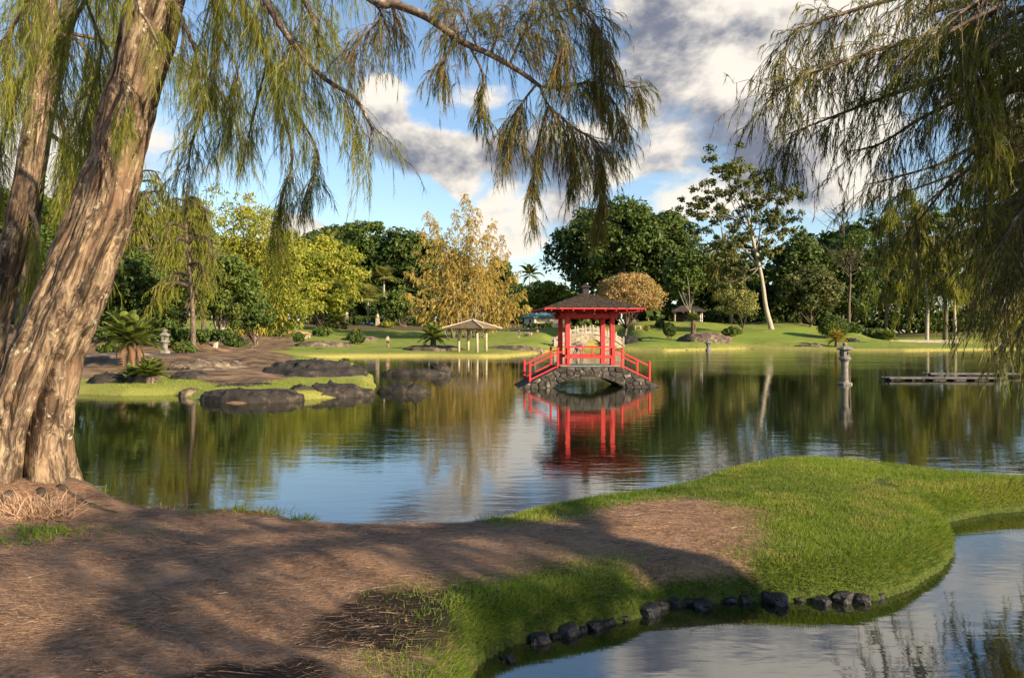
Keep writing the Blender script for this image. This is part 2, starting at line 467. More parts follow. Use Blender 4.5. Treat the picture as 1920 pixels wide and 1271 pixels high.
def rough_line(poly, amp, step, seed=0):
    """subdivide an outline and wobble it"""
    poly = [np.array(p[:2], dtype=float) for p in poly]
    out = []
    for i in range(len(poly)):
        a, b = poly[i], poly[(i + 1) % len(poly)]
        L = np.linalg.norm(b - a)
        n = int(min(max(1, L / step), 60)) if L < 120 else 1
        for k_ in range(n):
            out.append(a + (b - a) * k_ / n)
    out = np.array(out)
    q = np.column_stack([out, np.zeros(len(out))])
    near = np.hypot(out[:, 0], out[:, 1] ) < 400
    out[:, 0] += vnoise(q, 1 / (step * 3), 2, seed + 1) * amp * near
    out[:, 1] += vnoise(q, 1 / (step * 3), 2, seed + 2) * amp * near
    return out

ZB = 0.30
fg = [gp(x, y, ZB) for x, y in [(110, 893), (150, 903), (200, 915), (280, 940), (370, 946), (450, 946), (520, 950), (580, 964), (640, 970), (700, 971), (850, 968),
      (920, 962), (1000, 944), (1100, 924), (1200, 911), (1270, 897), (1330, 876), (1400, 862), (1450, 854), (1530, 851), (1620, 857), (1700, 868), (1800, 879), (1920, 888), (2050, 893)]]
fg = [(-60, 16), (-25, 14.5), (-12, 12.5), (-7.6, 11.3)] + fg + [(14, 12.6), (30, 18), (70, 26), (90, -80), (-90, -80), (-90, 18)]
inlet = [gp(x, y, 0.0) for x, y in [(875, 1271), (900, 1245), (960, 1215), (1010, 1200), (1060, 1190), (1130, 1172), (1200, 1156), (1240, 1137), (1320, 1131), (1420, 1128),
         (1530, 1128), (1640, 1122), (1700, 1102), (1760, 1067), (1793, 1040), (1782, 1010), (1768, 985), (1800, 972), (1850, 963), (1920, 957), (2050, 948)]]
inlet = inlet + [(9.6, 9.9), (10.2, 8.0), (9.8, 5.6), (8.0, 4.0), (5.0, 3.5), (1.5, 3.9), (-0.2, 4.9)]
left_shore = [gp(x, y) for x, y in [(-400, 742), (-100, 738), (100, 736), (150, 738), (230, 742), (330, 741), (385, 752), (440, 757), (520, 755), (600, 748), (660, 744), (700, 737),
              (706, 725), (694, 704), (682, 690), (650, 681), (610, 675.5), (575, 672.5), (610, 671), (660, 669.5), (720, 669), (800, 668.5), (900, 669.5), (960, 668.5), (1000, 664),
              (1040, 658.5), (1066, 656)]]
channel = [(gx(1072, 128), 128), (gx(1074, 175), 175), (gx(1136, 175), 175), (gx(1144, 128), 128)]
right_shore = [gp(x, y) for x, y in [(1160, 656.5), (1250, 658), (1310, 656), (1400, 654), (1500, 655.5), (1600, 657), (1700, 658), (1800, 656.5), (1920, 655), (2200, 655)]]
far_land = left_shore + channel + right_shore + [(400, 180), (3000, 400), (3000, 4000), (-3000, 4000), (-3000, 60), (-400, 40)]
backwater = [(gx(1655, 172), 172), (gx(1740, 170), 170), (gx(1880, 172), 172), (gx(1905, 200), 200), (gx(1860, 238), 238), (gx(1656, 236), 236)]

fg_p = rough_line(fg, 0.10, 0.35, 3)
inlet_p = rough_line(inlet, 0.07, 0.25, 5)
far_p = rough_line(far_land, 0.5, 2.0, 7)

ctrl = [(1300, 655, 128), (1300, 641, 140), (1300, 624, 155), (1300, 604, 182), (1450, 650, 130), (1450, 636, 145), (1450, 618, 165), (1450, 603, 190),
        (1600, 654, 130), (1600, 641, 142), (1600, 624, 160), (1600, 612, 190), (1800, 652.5, 132), (1800, 649.5, 150), (1800, 636, 246), (1800, 622, 270), (1680, 648, 160), (1900, 648, 160), (1680, 636, 246), (1900, 636, 246), (1640, 640, 160),
        (1230, 641, 138), (1230, 620, 160), (1230, 602, 180), (1100, 640, 150), (1100, 612, 190), (1000, 655, 112), (1000, 641, 130), (1000, 626, 165), (1000, 617, 200),
        (870, 662, 92), (870, 652, 105), (870, 637, 135), (870, 622, 180), (727, 660, 92), (727, 651, 110), (700, 638, 145), (690, 621, 180), (690, 608, 205),
        (560, 666, 78), (560, 656, 92), (540, 642, 110), (550, 627, 140), (560, 613, 180), (560, 605, 210), (470, 655, 80), (480, 648, 105), (480, 630, 125), (440, 664, 64), (330, 662, 52),
        (330, 640, 66), (200, 668, 45), (200, 640, 62), (280, 712, 33), (200, 722, 31.5), (450, 722, 33), (600, 702, 38), (450, 690, 42), (60, 690, 40), (-200, 680, 45),
        (-200, 620, 90), (200, 600, 120), (400, 600, 190), (2200, 650, 140), (2200, 620, 220)]
ctrl_np = np.array([at(*c) for c in ctrl] + [(-300, 300, 8), (0, 330, 9), (300, 330, 9), (-900, 900, 14), (0, 900, 14), (900, 900, 14), (0, 3000, 18), (-2500, 3000, 18), (2500, 3000, 18)])

def smooth01(t):
    t = np.clip(t, 0, 1)
    return t * t * (3 - 2 * t)

def land_s(xy):
    near = np.hypot(xy[:, 0], xy[:, 1]) < 24
    s_fg = np.empty(len(xy)); s_far = np.full(len(xy), -5.0)
    if near.any(): s_fg[near] = np.minimum(seg_dist(xy[near], fg_p), -seg_dist(xy[near], inlet_p))
    if (~near).any(): s_fg[~near] = seg_dist(xy[~near], np.array([q[:2] for q in fg]))
    fr = xy[:, 1] > 25.5
    if fr.any(): s_far[fr] = np.minimum(seg_dist(xy[fr], far_p), -seg_dist(xy[fr], backwater))
    return s_fg, s_far

def ground_np(xy):
    xy = np.asarray(xy, dtype=float)
    s_fg, s_far = land_s(xy)
    q = np.column_stack([xy, np.zeros(len(xy))])
    # far land: heights read off the photograph, interpolated
    w = 1.0 / ((np.sqrt(((xy[:, None, :] - ctrl_np[None, :, :2]) ** 2).sum(-1)) + 1.5) ** 3.2)
    zc = (w * ctrl_np[None, :, 2]).sum(1) / w.sum(1)
    zf = 0.28 * smooth01(s_far / 0.7) + np.maximum(zc - 0.28, 0) * smooth01(s_far / 7.0)
    dist = np.hypot(xy[:, 0], xy[:, 1])
    zf += vnoise(q, 0.35, 3, 2) * 0.05 * smooth01(s_far / 2) + vnoise(q, 0.06, 2, 4) * 0.25 * smooth01(s_far / 15) * (dist > 60)
    zn = ZB * np.sqrt(np.clip(s_fg / 0.30, 0, 1)) + 0.16 * smooth01(s_fg / 3.0)
    zn += (vnoise(q, 1.2, 3, 6) * 0.035 + vnoise(q, 5.0, 2, 8) * 0.012) * smooth01(s_fg / 0.5)
    tr = np.hypot((xy[:, 0] + 6.0) / 1.5, (xy[:, 1] - 9.7) / 1.3)
    zn += 0.30 * smooth01(1.25 - tr) * (s_fg > 0) * smooth01(s_fg / 0.6)
    sea = -0.7 * np.clip(-np.maximum(s_fg, s_far) / 1.2, 0, 1) - 0.02
    return np.where(s_fg > 0, zn, np.where(s_far > 0, zf, sea))

def gz(x, y): return float(ground_np(np.array([[x, y]]))[0])

def stand(px, d, dz=0.0):
    """point on the ground in the direction of pixel column px, d metres out"""
    x = gx(px, d)
    return (x, d, gz(x, d) + dz)

def build_ground():
    ang = np.concatenate([np.arange(-180, -46, 6.0), np.arange(-46, -34, 1.0), np.arange(-34, 34.01, 0.28), np.arange(35, 46, 1.0), np.arange(46, 180, 6.0)])
    rad = [0.0]
    r = 1.2
    while r < 5500:
        rad.append(r)
        if r < 3.5: r += 0.25
        elif r < 14: r += 0.07
        elif r < 26: r += 0.8
        elif r < 60: r *= 1.008
        elif r < 240: r *= 1.0085
        else: r *= 1.10
    rad = np.array(rad[1:])
    A, Rr = np.meshgrid(np.radians(ang), rad)
    X, Y = Rr * np.sin(A), Rr * np.cos(A)
    xy = np.column_stack([X.ravel(), Y.ravel()])
    z = np.concatenate([ground_np(c) for c in np.array_split(xy, 40)])
    nr, na = X.shape
    i, j = np.meshgrid(np.arange(nr - 1), np.arange(na), indexing='ij')
    j2 = (j + 1) % na
    Fq = np.stack([i * na + j, i * na + j2, (i + 1) * na + j2, (i + 1) * na + j], -1).reshape(-1, 4)
    V_ = np.column_stack([xy, z])
    # drop sheets lying deep below the pond
    keep = ~(z[Fq] < -0.65).all(1)
    Fq = Fq[keep]
    c_ = len(V_)
    V_ = np.vstack([V_, [[0, 0, gz(0, 0)]]])
    fan = np.array([[c_, (k_ + 1) % na, k_] for k_ in range(na)])
    att = ground_masks(V_[:, :2])
    me = mesh_np('ground', V_, [Fq[:, ::-1], fan[:, ::-1]], smooth=True, attrs=att)
    return me

litter_free = [gp(x, y, 0.4)[:2] for x, y in [(640, 1290), (690, 1212), (790, 1192), (872, 1150), (812, 1106), (950, 1076), (1060, 1036), (1150, 1028), (1290, 1062), (1400, 1052),
               (1425, 990), (1390, 935), (1290, 918), (1200, 922), (1060, 940), (980, 958), (1000, 935), (1240, 880), (1400, 840), (1600, 835), (2150, 870), (2150, 1300)]]
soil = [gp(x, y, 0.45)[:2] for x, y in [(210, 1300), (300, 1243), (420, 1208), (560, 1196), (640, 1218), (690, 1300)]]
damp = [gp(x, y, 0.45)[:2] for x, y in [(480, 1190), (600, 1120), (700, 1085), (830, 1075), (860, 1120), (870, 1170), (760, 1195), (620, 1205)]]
patch = [gp(x, y, 0.45)[:2] for x, y in [(1170, 1030), (1200, 985), (1300, 950), (1420, 950), (1440, 985), (1330, 1030), (1260, 1050)]]
strip_grass = [gp(x, y, 0.3)[:2] for x, y in [(100, 748), (150, 714), (290, 708), (370, 713), (400, 722), (470, 719), (540, 714), (680, 706), (706, 720), (640, 730), (520, 728), (420, 738), (385, 760)]]
lawn_mid = [gp(x, y, 0.3)[:2] for x, y in [(500, 668), (540, 661.5), (700, 656), (900, 650), (1010, 647), (1060, 655), (1000, 670), (800, 676), (560, 676)]]

def ground_masks(xy):
    s_fg, s_far = land_s(xy)
    isfg = s_fg > -0.3
    q = np.column_stack([xy, np.zeros(len(xy))])
    wob = vnoise(q, 2.2, 3, 11) * 0.22 + vnoise(q, 0.7, 2, 12) * 0.2
    g = smooth01((seg_dist(xy, litter_free) + wob * 1.8) / 0.9 + 0.5)
    g = g * (1 - 0.8 * smooth01((seg_dist(xy, patch) + wob * 2.0) / 1.0 + 0.4))
    g_edge = smooth01(1.2 - s_fg / 0.18) * (xy[:, 0] > 0.2)
    g = np.maximum(g, g_edge * 0.8)
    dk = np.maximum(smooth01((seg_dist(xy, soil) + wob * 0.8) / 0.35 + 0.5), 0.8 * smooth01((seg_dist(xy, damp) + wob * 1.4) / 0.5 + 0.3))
    # far land
    d = xy[:, 1]
    ax = xy[:, 0] / np.maximum(d, 1) * F + CX
    wob2 = vnoise(q, 0.25, 3, 13)
    dirt = smooth01((585 - ax + wob2 * 40) / 60) * smooth01((150 - d) / 30)
    gs = np.maximum(smooth01((seg_dist(xy, strip_grass) + wob2 * 0.8) / 0.8 + 0.5), smooth01((seg_dist(xy, lawn_mid) + wob2) / 1.5 + 0.5))
    dirt = dirt * (1 - gs)
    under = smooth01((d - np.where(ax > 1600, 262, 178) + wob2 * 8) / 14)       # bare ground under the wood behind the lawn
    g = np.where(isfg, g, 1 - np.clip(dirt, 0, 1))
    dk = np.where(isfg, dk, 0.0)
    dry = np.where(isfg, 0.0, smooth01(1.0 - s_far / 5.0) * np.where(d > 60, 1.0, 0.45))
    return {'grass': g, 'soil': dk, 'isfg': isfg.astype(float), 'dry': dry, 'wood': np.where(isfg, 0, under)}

def ground_material():
    m, N, out = new_mat('ground')
    ob = N.n('ShaderNodeTexCoord').outputs['Object']
    at_ = lambda nm: N.n('ShaderNodeAttribute', attribute_name=nm).outputs['Fac']
    g, so, fgm, dry, wood = at_('grass'), at_('soil'), at_('isfg'), at_('dry'), at_('wood')
    nfine = N.noise(ob, 26, 6, 0.7)
    nmid = N.noise(ob, 1.4, 5, 0.6)
    nblot = N.noise(ob, 0.55, 7, 0.72)
    nbig = N.noise(ob, 0.12, 4, 0.6)
    near_g = N.mix(N.ramp(nfine, 0.3, 0.7), c4((0.022, 0.036, 0.008)), c4((0.085, 0.11, 0.02)))
    lawn = N.mix(N.ramp(N.noise(ob, 0.5, 6, 0.65), 0.35, 0.65), c4((0.115, 0.165, 0.024)), c4((0.22, 0.240, 0.048)))
    lawn = N.mix(N.ramp(nbig, 0.42, 0.62), lawn, c4((0.15, 0.22, 0.03)))
    lawn = N.mix(N.ramp(N.noise(ob, 1.3, 6, 0.7), 0.5, 0.72), lawn, c4((0.27, 0.24, 0.075)))
    lawn = N.mix(dry, lawn, c4((0.36, 0.32, 0.09)))
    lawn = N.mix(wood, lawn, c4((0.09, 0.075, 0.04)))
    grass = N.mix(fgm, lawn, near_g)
    lit = N.mix(N.ramp(nfine, 0.3, 0.72), c4((0.10, 0.057, 0.036)), c4((0.38, 0.235, 0.150)))
    lit = N.mix(N.ramp(nmid, 0.4, 0.62), lit, c4((0.30, 0.195, 0.13)))
    lit = N.mix(N.ramp(nblot, 0.54, 0.70), lit, c4((0.075, 0.044, 0.028)))
    dirt = N.mix(N.ramp(N.noise(ob, 0.8, 7, 0.7), 0.35, 0.68), c4((0.060, 0.038, 0.024)), c4((0.29, 0.195, 0.115)))
    bare = N.mix(fgm, dirt, lit)
    gg = N.ramp(N.math('ADD', g, N.math('MULTIPLY_ADD', N.noise(ob, 6.0, 7, 0.75), 1.0, -0.5)), 0.25, 0.75)
    col = N.mix(gg, bare, grass)
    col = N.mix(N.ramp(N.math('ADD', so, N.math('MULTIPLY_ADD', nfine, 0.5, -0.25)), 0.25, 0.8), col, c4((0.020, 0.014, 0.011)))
    b = N.n('ShaderNodeBsdfPrincipled', ins={'Roughness': 0.95, 'Specular IOR Level': 0.15, 'Base Color': col})
    hgt = N.math('ADD', nfine, N.math('MULTIPLY', N.noise(ob, 7, 4, 0.6), 1.2))
    bn = N.n('ShaderNodeBump', ins={'Strength': 0.8, 'Distance': 0.03, 'Height': hgt})
    N.set(b.inputs['Normal'], bn)
    N.t.links.new(b.outputs[0], out.inputs[0])
    return m

ground = link('ground', build_ground(), ground_material())
tag(ground, kind='structure')

def water_material():
    m, N, out = new_mat('pond_water')
    ob = N.n('ShaderNodeTexCoord').outputs['Object']
    sx = N.n('ShaderNodeSeparateXYZ', ins={0: ob})
    big = N.ramp(N.noise(N.vmath('MULTIPLY', ob, (0.05, 0.09, 1)), 1.0, 3, 0.5), 0.40, 0.62)
    # breeze: a ruffled belt across the far half of the pond
    wy = N.math('ADD', sx.outputs['Y'], N.math('MULTIPLY_ADD', N.noise(N.vmath('MULTIPLY', ob, (0.06, 0.02, 1)), 1.0, 5, 0.65), 60, -30))
    gust = N.math('MULTIPLY', N.ramp(wy, 42, 74), N.ramp(wy, 118, 86))
    gust = N.math('MULTIPLY', gust, N.ramp(N.math('ADD', sx.outputs['X'], N.math('MULTIPLY', N.noise(ob, 0.08, 3), 14)), 10, 26))
    gust = N.math('MULTIPLY', gust, N.ramp(N.noise(N.vmath('MULTIPLY', ob, (0.05, 0.16, 1)), 1.0, 4, 0.6), 0.36, 0.58))
    w1 = N.noise(N.vmath('MULTIPLY', ob, (1.1, 3.0, 1)), 1.0, 3, 0.5, 0.4)
    w2 = N.noise(N.vmath('MULTIPLY', ob, (3.5, 8.0, 1)), 1.0, 4, 0.55, 0.3)
    w3 = N.noise(N.vmath('MULTIPLY', ob, (0.45, 0.9, 1)), 1.0, 2, 0.5, 0.0)
    hgt = N.math('ADD', N.math('MULTIPLY', w1, 0.014), N.math('MULTIPLY', w2, 0.0042))
    hgt = N.math('ADD', hgt, N.math('MULTIPLY', w3, 0.012))
    amp = N.math('ADD', N.math('MULTIPLY_ADD', big, 0.36, 0.22), N.math('MULTIPLY', gust, 2.4))
    hgt = N.math('MULTIPLY', hgt, amp)
    bn = N.n('ShaderNodeBump', ins={'Strength': 0.62, 'Distance': 1.0, 'Height': hgt})
    b = N.n('ShaderNodeBsdfPrincipled', ins={'Roughness': 0.035, 'IOR': 2.5, 'Specular IOR Level': 0.75, 'Base Color': c4((0.010, 0.014, 0.005))})
    N.set(b.inputs['Normal'], bn)
    N.t.links.new(b.outputs[0], out.inputs[0])
    return m

wv = [(-700, -60, 0), (700, -60, 0), (700, 700, 0), (-700, 700, 0)]
pond = link('pond_water', mesh_np('pond_water', wv, np.array([[0, 1, 2, 3]])), water_material())
tag(pond, kind='structure')

# ------------------------------------------------------------------ foliage builders
def nrm(v): return v / (np.linalg.norm(v, axis=-1, keepdims=True) + 1e-9)

class Leaves:
    """gathers triangles / diamonds with per-vertex tint, to become one crown mesh"""
    def __init__(self):
        self.v, self.t, self.q, self.a, self.b = [], [], [], [], []
        self.n = 0
    def tris(self, T, tint, tint2):
        m = len(T)
        self.v.append(T.reshape(-1, 3))
        self.t.append(np.arange(m * 3).reshape(-1, 3) + self.n)
        self.a.append(np.repeat(tint, 3)); self.b.append(np.repeat(tint2, 3))
        self.n += m * 3
    def quads(self, Q, tint, tint2):
        m = len(Q)
        self.v.append(Q.reshape(-1, 3))
        self.q.append(np.arange(m * 4).reshape(-1, 4) + self.n)
        self.a.append(np.repeat(tint, 4)); self.b.append(np.repeat(tint2, 4))
        self.n += m * 4
    def mesh(self, name):
        fs = []
        if self.t: fs.append(np.concatenate(self.t))
        if self.q: fs.append(np.concatenate(self.q))
        return mesh_np(name, np.concatenate(self.v), fs, attrs={'tint': np.concatenate(self.a), 'tint2': np.concatenate(self.b)})

DOWN = np.array([0, 0, -1.0])

def add_sprays(L, o, a, ln, K, nlen, width, spread=0.35, droop=0.8, tint=None, stem=0.0):
    """drooping sprays: each a stem curve from o in direction a, hung with K thin needles"""
    N_ = len(o)
    a = nrm(a)
    ln = np.broadcast_to(ln, (N_,))
    dr = np.broadcast_to(droop, (N_,))[:, None]
    t = rng.uniform(0.03, 1.0, (N_, K))
    tt = t[..., None]
    P_ = o[:, None] + ln[:, None, None] * (a[:, None] * (tt - 0.5 * dr[:, None] * tt ** 2) + DOWN * (0.5 * dr[:, None] * tt ** 2))
    tan = nrm(a[:, None] * (1 - dr[:, None] * tt) + DOWN * dr[:, None] * tt)
    rnd = rng.normal(size=(N_, K, 3))
    dirn = nrm(tan + spread * rnd + DOWN * 0.30)
    l = nlen * rng.uniform(0.55, 1.15, (N_, K, 1)) * (1.0 - 0.35 * tt)
    side = nrm(np.cross(dirn, rng.normal(size=(N_, K, 3)))) * (width / 2)
    tip = P_ + dirn * l + DOWN * l * 0.22
    T = np.stack([P_ - side, P_ + side, tip], axis=2).reshape(-1, 3, 3)
    if tint is None: tint = rng.uniform(0, 1, N_)
    ti = np.clip(tint[:, None] + rng.normal(0, 0.22, (N_, K)), 0, 1).ravel()
    t2 = np.clip(np.repeat(rng.uniform(0, 1, N_)[:, None], K, 1) * 0.75 + rng.uniform(0, 0.35, (N_, K)), 0, 1).ravel()
    L.tris(T, ti, t2)
    if stem:
        s = np.linspace(0, 1, 4)[None, :, None]
        C = o[:, None] + ln[:, None, None] * (a[:, None] * (s - 0.5 * dr[:, None] * s ** 2) + DOWN * (0.5 * dr[:, None] * s ** 2))
        sd = nrm(np.cross(C[:, -1] - C[:, 0], rng.normal(size=(N_, 3))))[:, None] * stem * (1.1 - s)
        A_, B_ = C - sd, C + sd
        Q = np.stack([A_[:, :-1], B_[:, :-1], B_[:, 1:], A_[:, 1:]], axis=2).reshape(-1, 4, 3)
        L.quads(Q, np.full(len(Q), 0.15), np.full(len(Q), 1.0))

def path_at(pts, s):
    """points and tangents at fractions s along a sampled path"""
    pts = np.asarray(pts)
    seg = np.linalg.norm(np.diff(pts, axis=0), axis=1)
    cum = np.concatenate([[0], np.cumsum(seg)]); cum /= cum[-1]
    p = np.stack([np.interp(s, cum, pts[:, k_]) for k_ in range(3)], -1)
    e = 0.01
    q = np.stack([np.interp(np.clip(s + e, 0, 1), cum, pts[:, k_]) for k_ in range(3)], -1)
    q0 = np.stack([np.interp(np.clip(s - e, 0, 1), cum, pts[:, k_]) for k_ in range(3)], -1)
    return p, nrm(q - q0)

def add_bough(Lv, wood, pts, r0, r1, twigs, twlen, per, slen, K, nlen, width, spread=0.3, start=0.15, tint=0.5, side=0.8, droop=0.8, twr=0.006, down=0.35):
    """a limb path with side twigs, each carrying drooping needle sprays"""
    path = smooth_path(pts, 6)
    wood.tube(path, np.linspace(r0, r1, len(path)), 7)
    s = rng.uniform(start, 1.0, twigs)
    p, tg = path_at(path, s)
    perp = nrm(np.cross(tg, rng.normal(size=(twigs, 3))))
    d0 = nrm(tg * rng.uniform(0.2, 1.0, (twigs, 1)) + perp * side + DOWN * down * rng.uniform(0.2, 1.6, (twigs, 1)))
    tl = twlen * rng.uniform(0.45, 1.2, twigs)
    o, a, tn = [], [], []
    base_t = np.clip(tint + rng.normal(0, 0.18, twigs), 0, 1)
    for i in range(twigs):
        c = np.array([p[i], p[i] + d0[i] * tl[i] * 0.5 + DOWN * tl[i] * 0.07, p[i] + d0[i] * tl[i] * 0.9 + DOWN * tl[i] * 0.32])
        wood.tube(smooth_path(c, 3), np.linspace(twr, twr * 0.35, 7), 3, caps=False)
        ss = rng.uniform(0.1, 1.0, per)
        q = (1 - ss)[:, None] ** 2 * c[0] + 2 * (ss * (1 - ss))[:, None] * c[1] + (ss ** 2)[:, None] * c[2]
        dd = nrm(d0[i] + DOWN * 0.5 + rng.normal(size=(per, 3)) * 0.55)
        o.append(q); a.append(dd); tn.append(np.full(per, base_t[i]))
    o, a, tn = np.concatenate(o), np.concatenate(a), np.concatenate(tn)
    add_sprays(Lv, o, a, slen * rng.uniform(0.5, 1.2, len(o)), K, nlen, width, spread, droop, np.clip(tn + rng.normal(0, 0.15, len(tn)), 0, 1), stem=width * 0.6)

def add_leaves(L, cen, rad, n, size, up=0.35, jit=0.6, flat=1.0, tint=None, fill=0.55, aspect=0.5, droop=0.0):
    """leaf clumps: diamonds spread over ellipsoids, facing outward and up"""
    C = len(cen)
    rad = np.asarray(rad, dtype=float)
    if rad.ndim == 1: rad = np.stack([rad, rad, rad * flat], -1)
    d = nrm(rng.normal(size=(C, n, 3)) + np.array([0, 0, up]))
    rr = (fill + (1 - fill) * rng.uniform(0, 1, (C, n, 1)))
    p = cen[:, None] + d * rr * rad[:, None]
    nr = nrm(d * 0.8 + rng.normal(size=(C, n, 3)) * jit + np.array([0, -0.1, up]))
    ax = nrm(np.cross(nr, rng.normal(size=(C, n, 3))) + DOWN * droop)
    bx_ = nrm(np.cross(nr, ax))
    s = size * rng.uniform(0.55, 1.3, (C, n, 1))
    Q = np.stack([p - ax * s * 0.5, p + bx_ * s * aspect * 0.5 + nr * s * 0.06, p + ax * s * 0.5, p - bx_ * s * aspect * 0.5 + nr * s * 0.06], axis=2).reshape(-1, 4, 3)
    if tint is None: tint = rng.uniform(0.1, 0.9, C)
    ti = np.clip(tint[:, None] + rng.normal(0, 0.2, (C, n)), 0, 1).ravel()
    t2 = np.clip(rng.uniform(0, 0.55, C)[:, None] + rng.uniform(0, 0.5, (C, n)), 0, 1).ravel()
    L.quads(Q, ti, t2)

def dome_clumps(n, c, rx, ry, rz, low=-0.25, noise_amp=0.22, inner=0.72, seed=0):
    """clump centres over a lumpy dome"""
    d = nrm(rng.normal(size=(n, 3)))
    d = d[d[:, 2] > low]
    k_ = 1 + noise_amp * vnoise(d, 2.2, 2, seed + 31)
    r_ = rng.uniform(inner, 1.0, len(d)) * k_
    return np.asarray(c) + d * r_[:, None] * np.array([rx, ry, rz])

def trunk_mesh(name, pts, rad, n=10, flute=0.08, k_=6):
    path = smooth_path(pts, k_)
    rr = np.interp(np.linspace(0, 1, len(path)), np.linspace(0, 1, len(rad)), rad)
    V_, F_ = tube_np(path, rr, n)
    cen = np.repeat(path, n, 0)
    V_ = cen + (V_ - cen) * (1 + flute * vnoise(V_, 1.0 / max(rad[0], 0.05) * 0.8, 2, len(name)))[:, None]
    L_ = np.concatenate([[0], np.cumsum(np.linalg.norm(np.diff(path, axis=0), axis=1))])
    u = np.tile(np.linspace(0, 2 * np.pi, n, endpoint=False) * rad[0], len(path))
    uv = np.stack([u, np.repeat(L_, n)], -1)
    cap = np.arange((len(path) - 1) * n, len(path) * n)[None, :]
    return mesh_np(name, V_, [F_, cap], smooth=True, uv=uv)

def limbs_mb(root, ends, r0, r1=0.03, sag=0.1, n=6):
    mb = MB()
    for e in ends:
        a, b = np.asarray(root, float), np.asarray(e, float)
        m = (a + b) / 2 + rng.normal(size=3) * np.linalg.norm(b - a) * sag + np.array([0, 0, np.linalg.norm(b - a) * 0.06])
        path = smooth_path([a, m, b], 5)
        mb.tube(path, np.linspace(r0, r1, len(path)), n)
    return mb

# ------------------------------------------------------------------ the leaning ironwood on the near bank
def big_trunk():
    D0 = 9.7
    key = [(40, 985, 186), (42, 905, 160), (50, 800, 142), (76, 700, 130), (104, 620, 122), (131, 560, 118), (160, 480, 115), (193, 400, 111), (220, 300, 97), (236, 225, 90), (246, 185, 90), (268, 100, 101), (290, 0, 104), (306, -90, 100), (325, -230, 90)]
    pts = [at(x, y, D0 + 0.0 * y) for x, y, w in key]
    rad = [w / 2 / F * D0 for x, y, w in key]
    path = smooth_path(pts, 22)
    m = len(path)
    rr = np.interp(np.linspace(0, 1, m), np.linspace(0, 1, len(rad)), rad)
    n = 120
    a = np.linspace(0, 2 * np.pi, n, endpoint=False)
    V_ = np.zeros((m, n, 3))
    tan = nrm(np.gradient(path, axis=0))
    Lc = np.concatenate([[0], np.cumsum(np.linalg.norm(np.diff(path, axis=0), axis=1))])
    for i in range(m):
        s = nrm(np.cross(tan[i], [0, 1, 0])); u = np.cross(s, tan[i])
        h = Lc[i]
        tw = 0.18 * h                                   # the grain winds round the stem
        f = 1 + 0.05 * np.cos(2 * (a - tw)) + 0.055 * np.cos(5 * (a - tw * 1.3) + 1.0) + 0.03 * np.cos(9 * (a - tw * 1.2) + 2.0)
        groove = np.exp(-((np.angle(np.exp(1j * (a - (-2.0 - 0.20 * h))))) / 0.095) ** 2)      # deep seam facing the path
        f -= groove * (0.72 * np.exp(-((h - 1.2) / 1.1) ** 2) + 0.10)
        groove2 = np.exp(-((np.angle(np.exp(1j * (a - (-2.28 + 0.06 * h))))) / 0.09) ** 2)
        f -= groove2 * 0.10 * np.exp(-((h - 3.4) / 1.5) ** 2)
        flare = 1 + 0.38 * math.exp(-h / 0.40)
        root = 1 + 0.22 * math.exp(-h / 0.5) * np.cos(4 * a + 0.6) + 0.14 * math.exp(-h / 0.6) * np.cos(7 * a)
        r_ = rr[i] * f * (flare * root)
        V_[i] = path[i] + (np.cos(a) * r_)[:, None] * s + (np.sin(a) * r_)[:, None] * u
    V_ = V_.reshape(-1, 3)
    cen = np.repeat(path, n, 0)
    out = nrm(V_ - cen)
    uvw = np.stack([np.tile(a, m) * 4.5, np.repeat(Lc, n) * 1.2, np.zeros(m * n)], -1)
    rid = vnoise(np.stack([np.cos(np.tile(a, m)) * 4.2, np.sin(np.tile(a, m)) * 4.2, np.repeat(Lc, n) * 0.7], -1), 2.0, 4, 3)
    V_ += out * (rid * 0.055 + vnoise(V_, 2.6, 3, 9) * 0.05 - np.abs(vnoise(np.stack([np.cos(np.tile(a, m)) * 4.2, np.sin(np.tile(a, m)) * 4.2, np.repeat(Lc, n) * 0.35], -1), 3.2, 3, 14)) * 0.03)[:, None]
    i, j = np.meshgrid(np.arange(m - 1), np.arange(n), indexing='ij')
    j2 = (j + 1) % n
    F_ = np.stack([i * n + j, i * n + j2, (i + 1) * n + j2, (i + 1) * n + j], -1).reshape(-1, 4)
    uv = np.stack([np.tile(a * 0.5, m), np.repeat(Lc, n)], -1)
    return mesh_np('trunk', V_, [F_], smooth=True, uv=uv), path

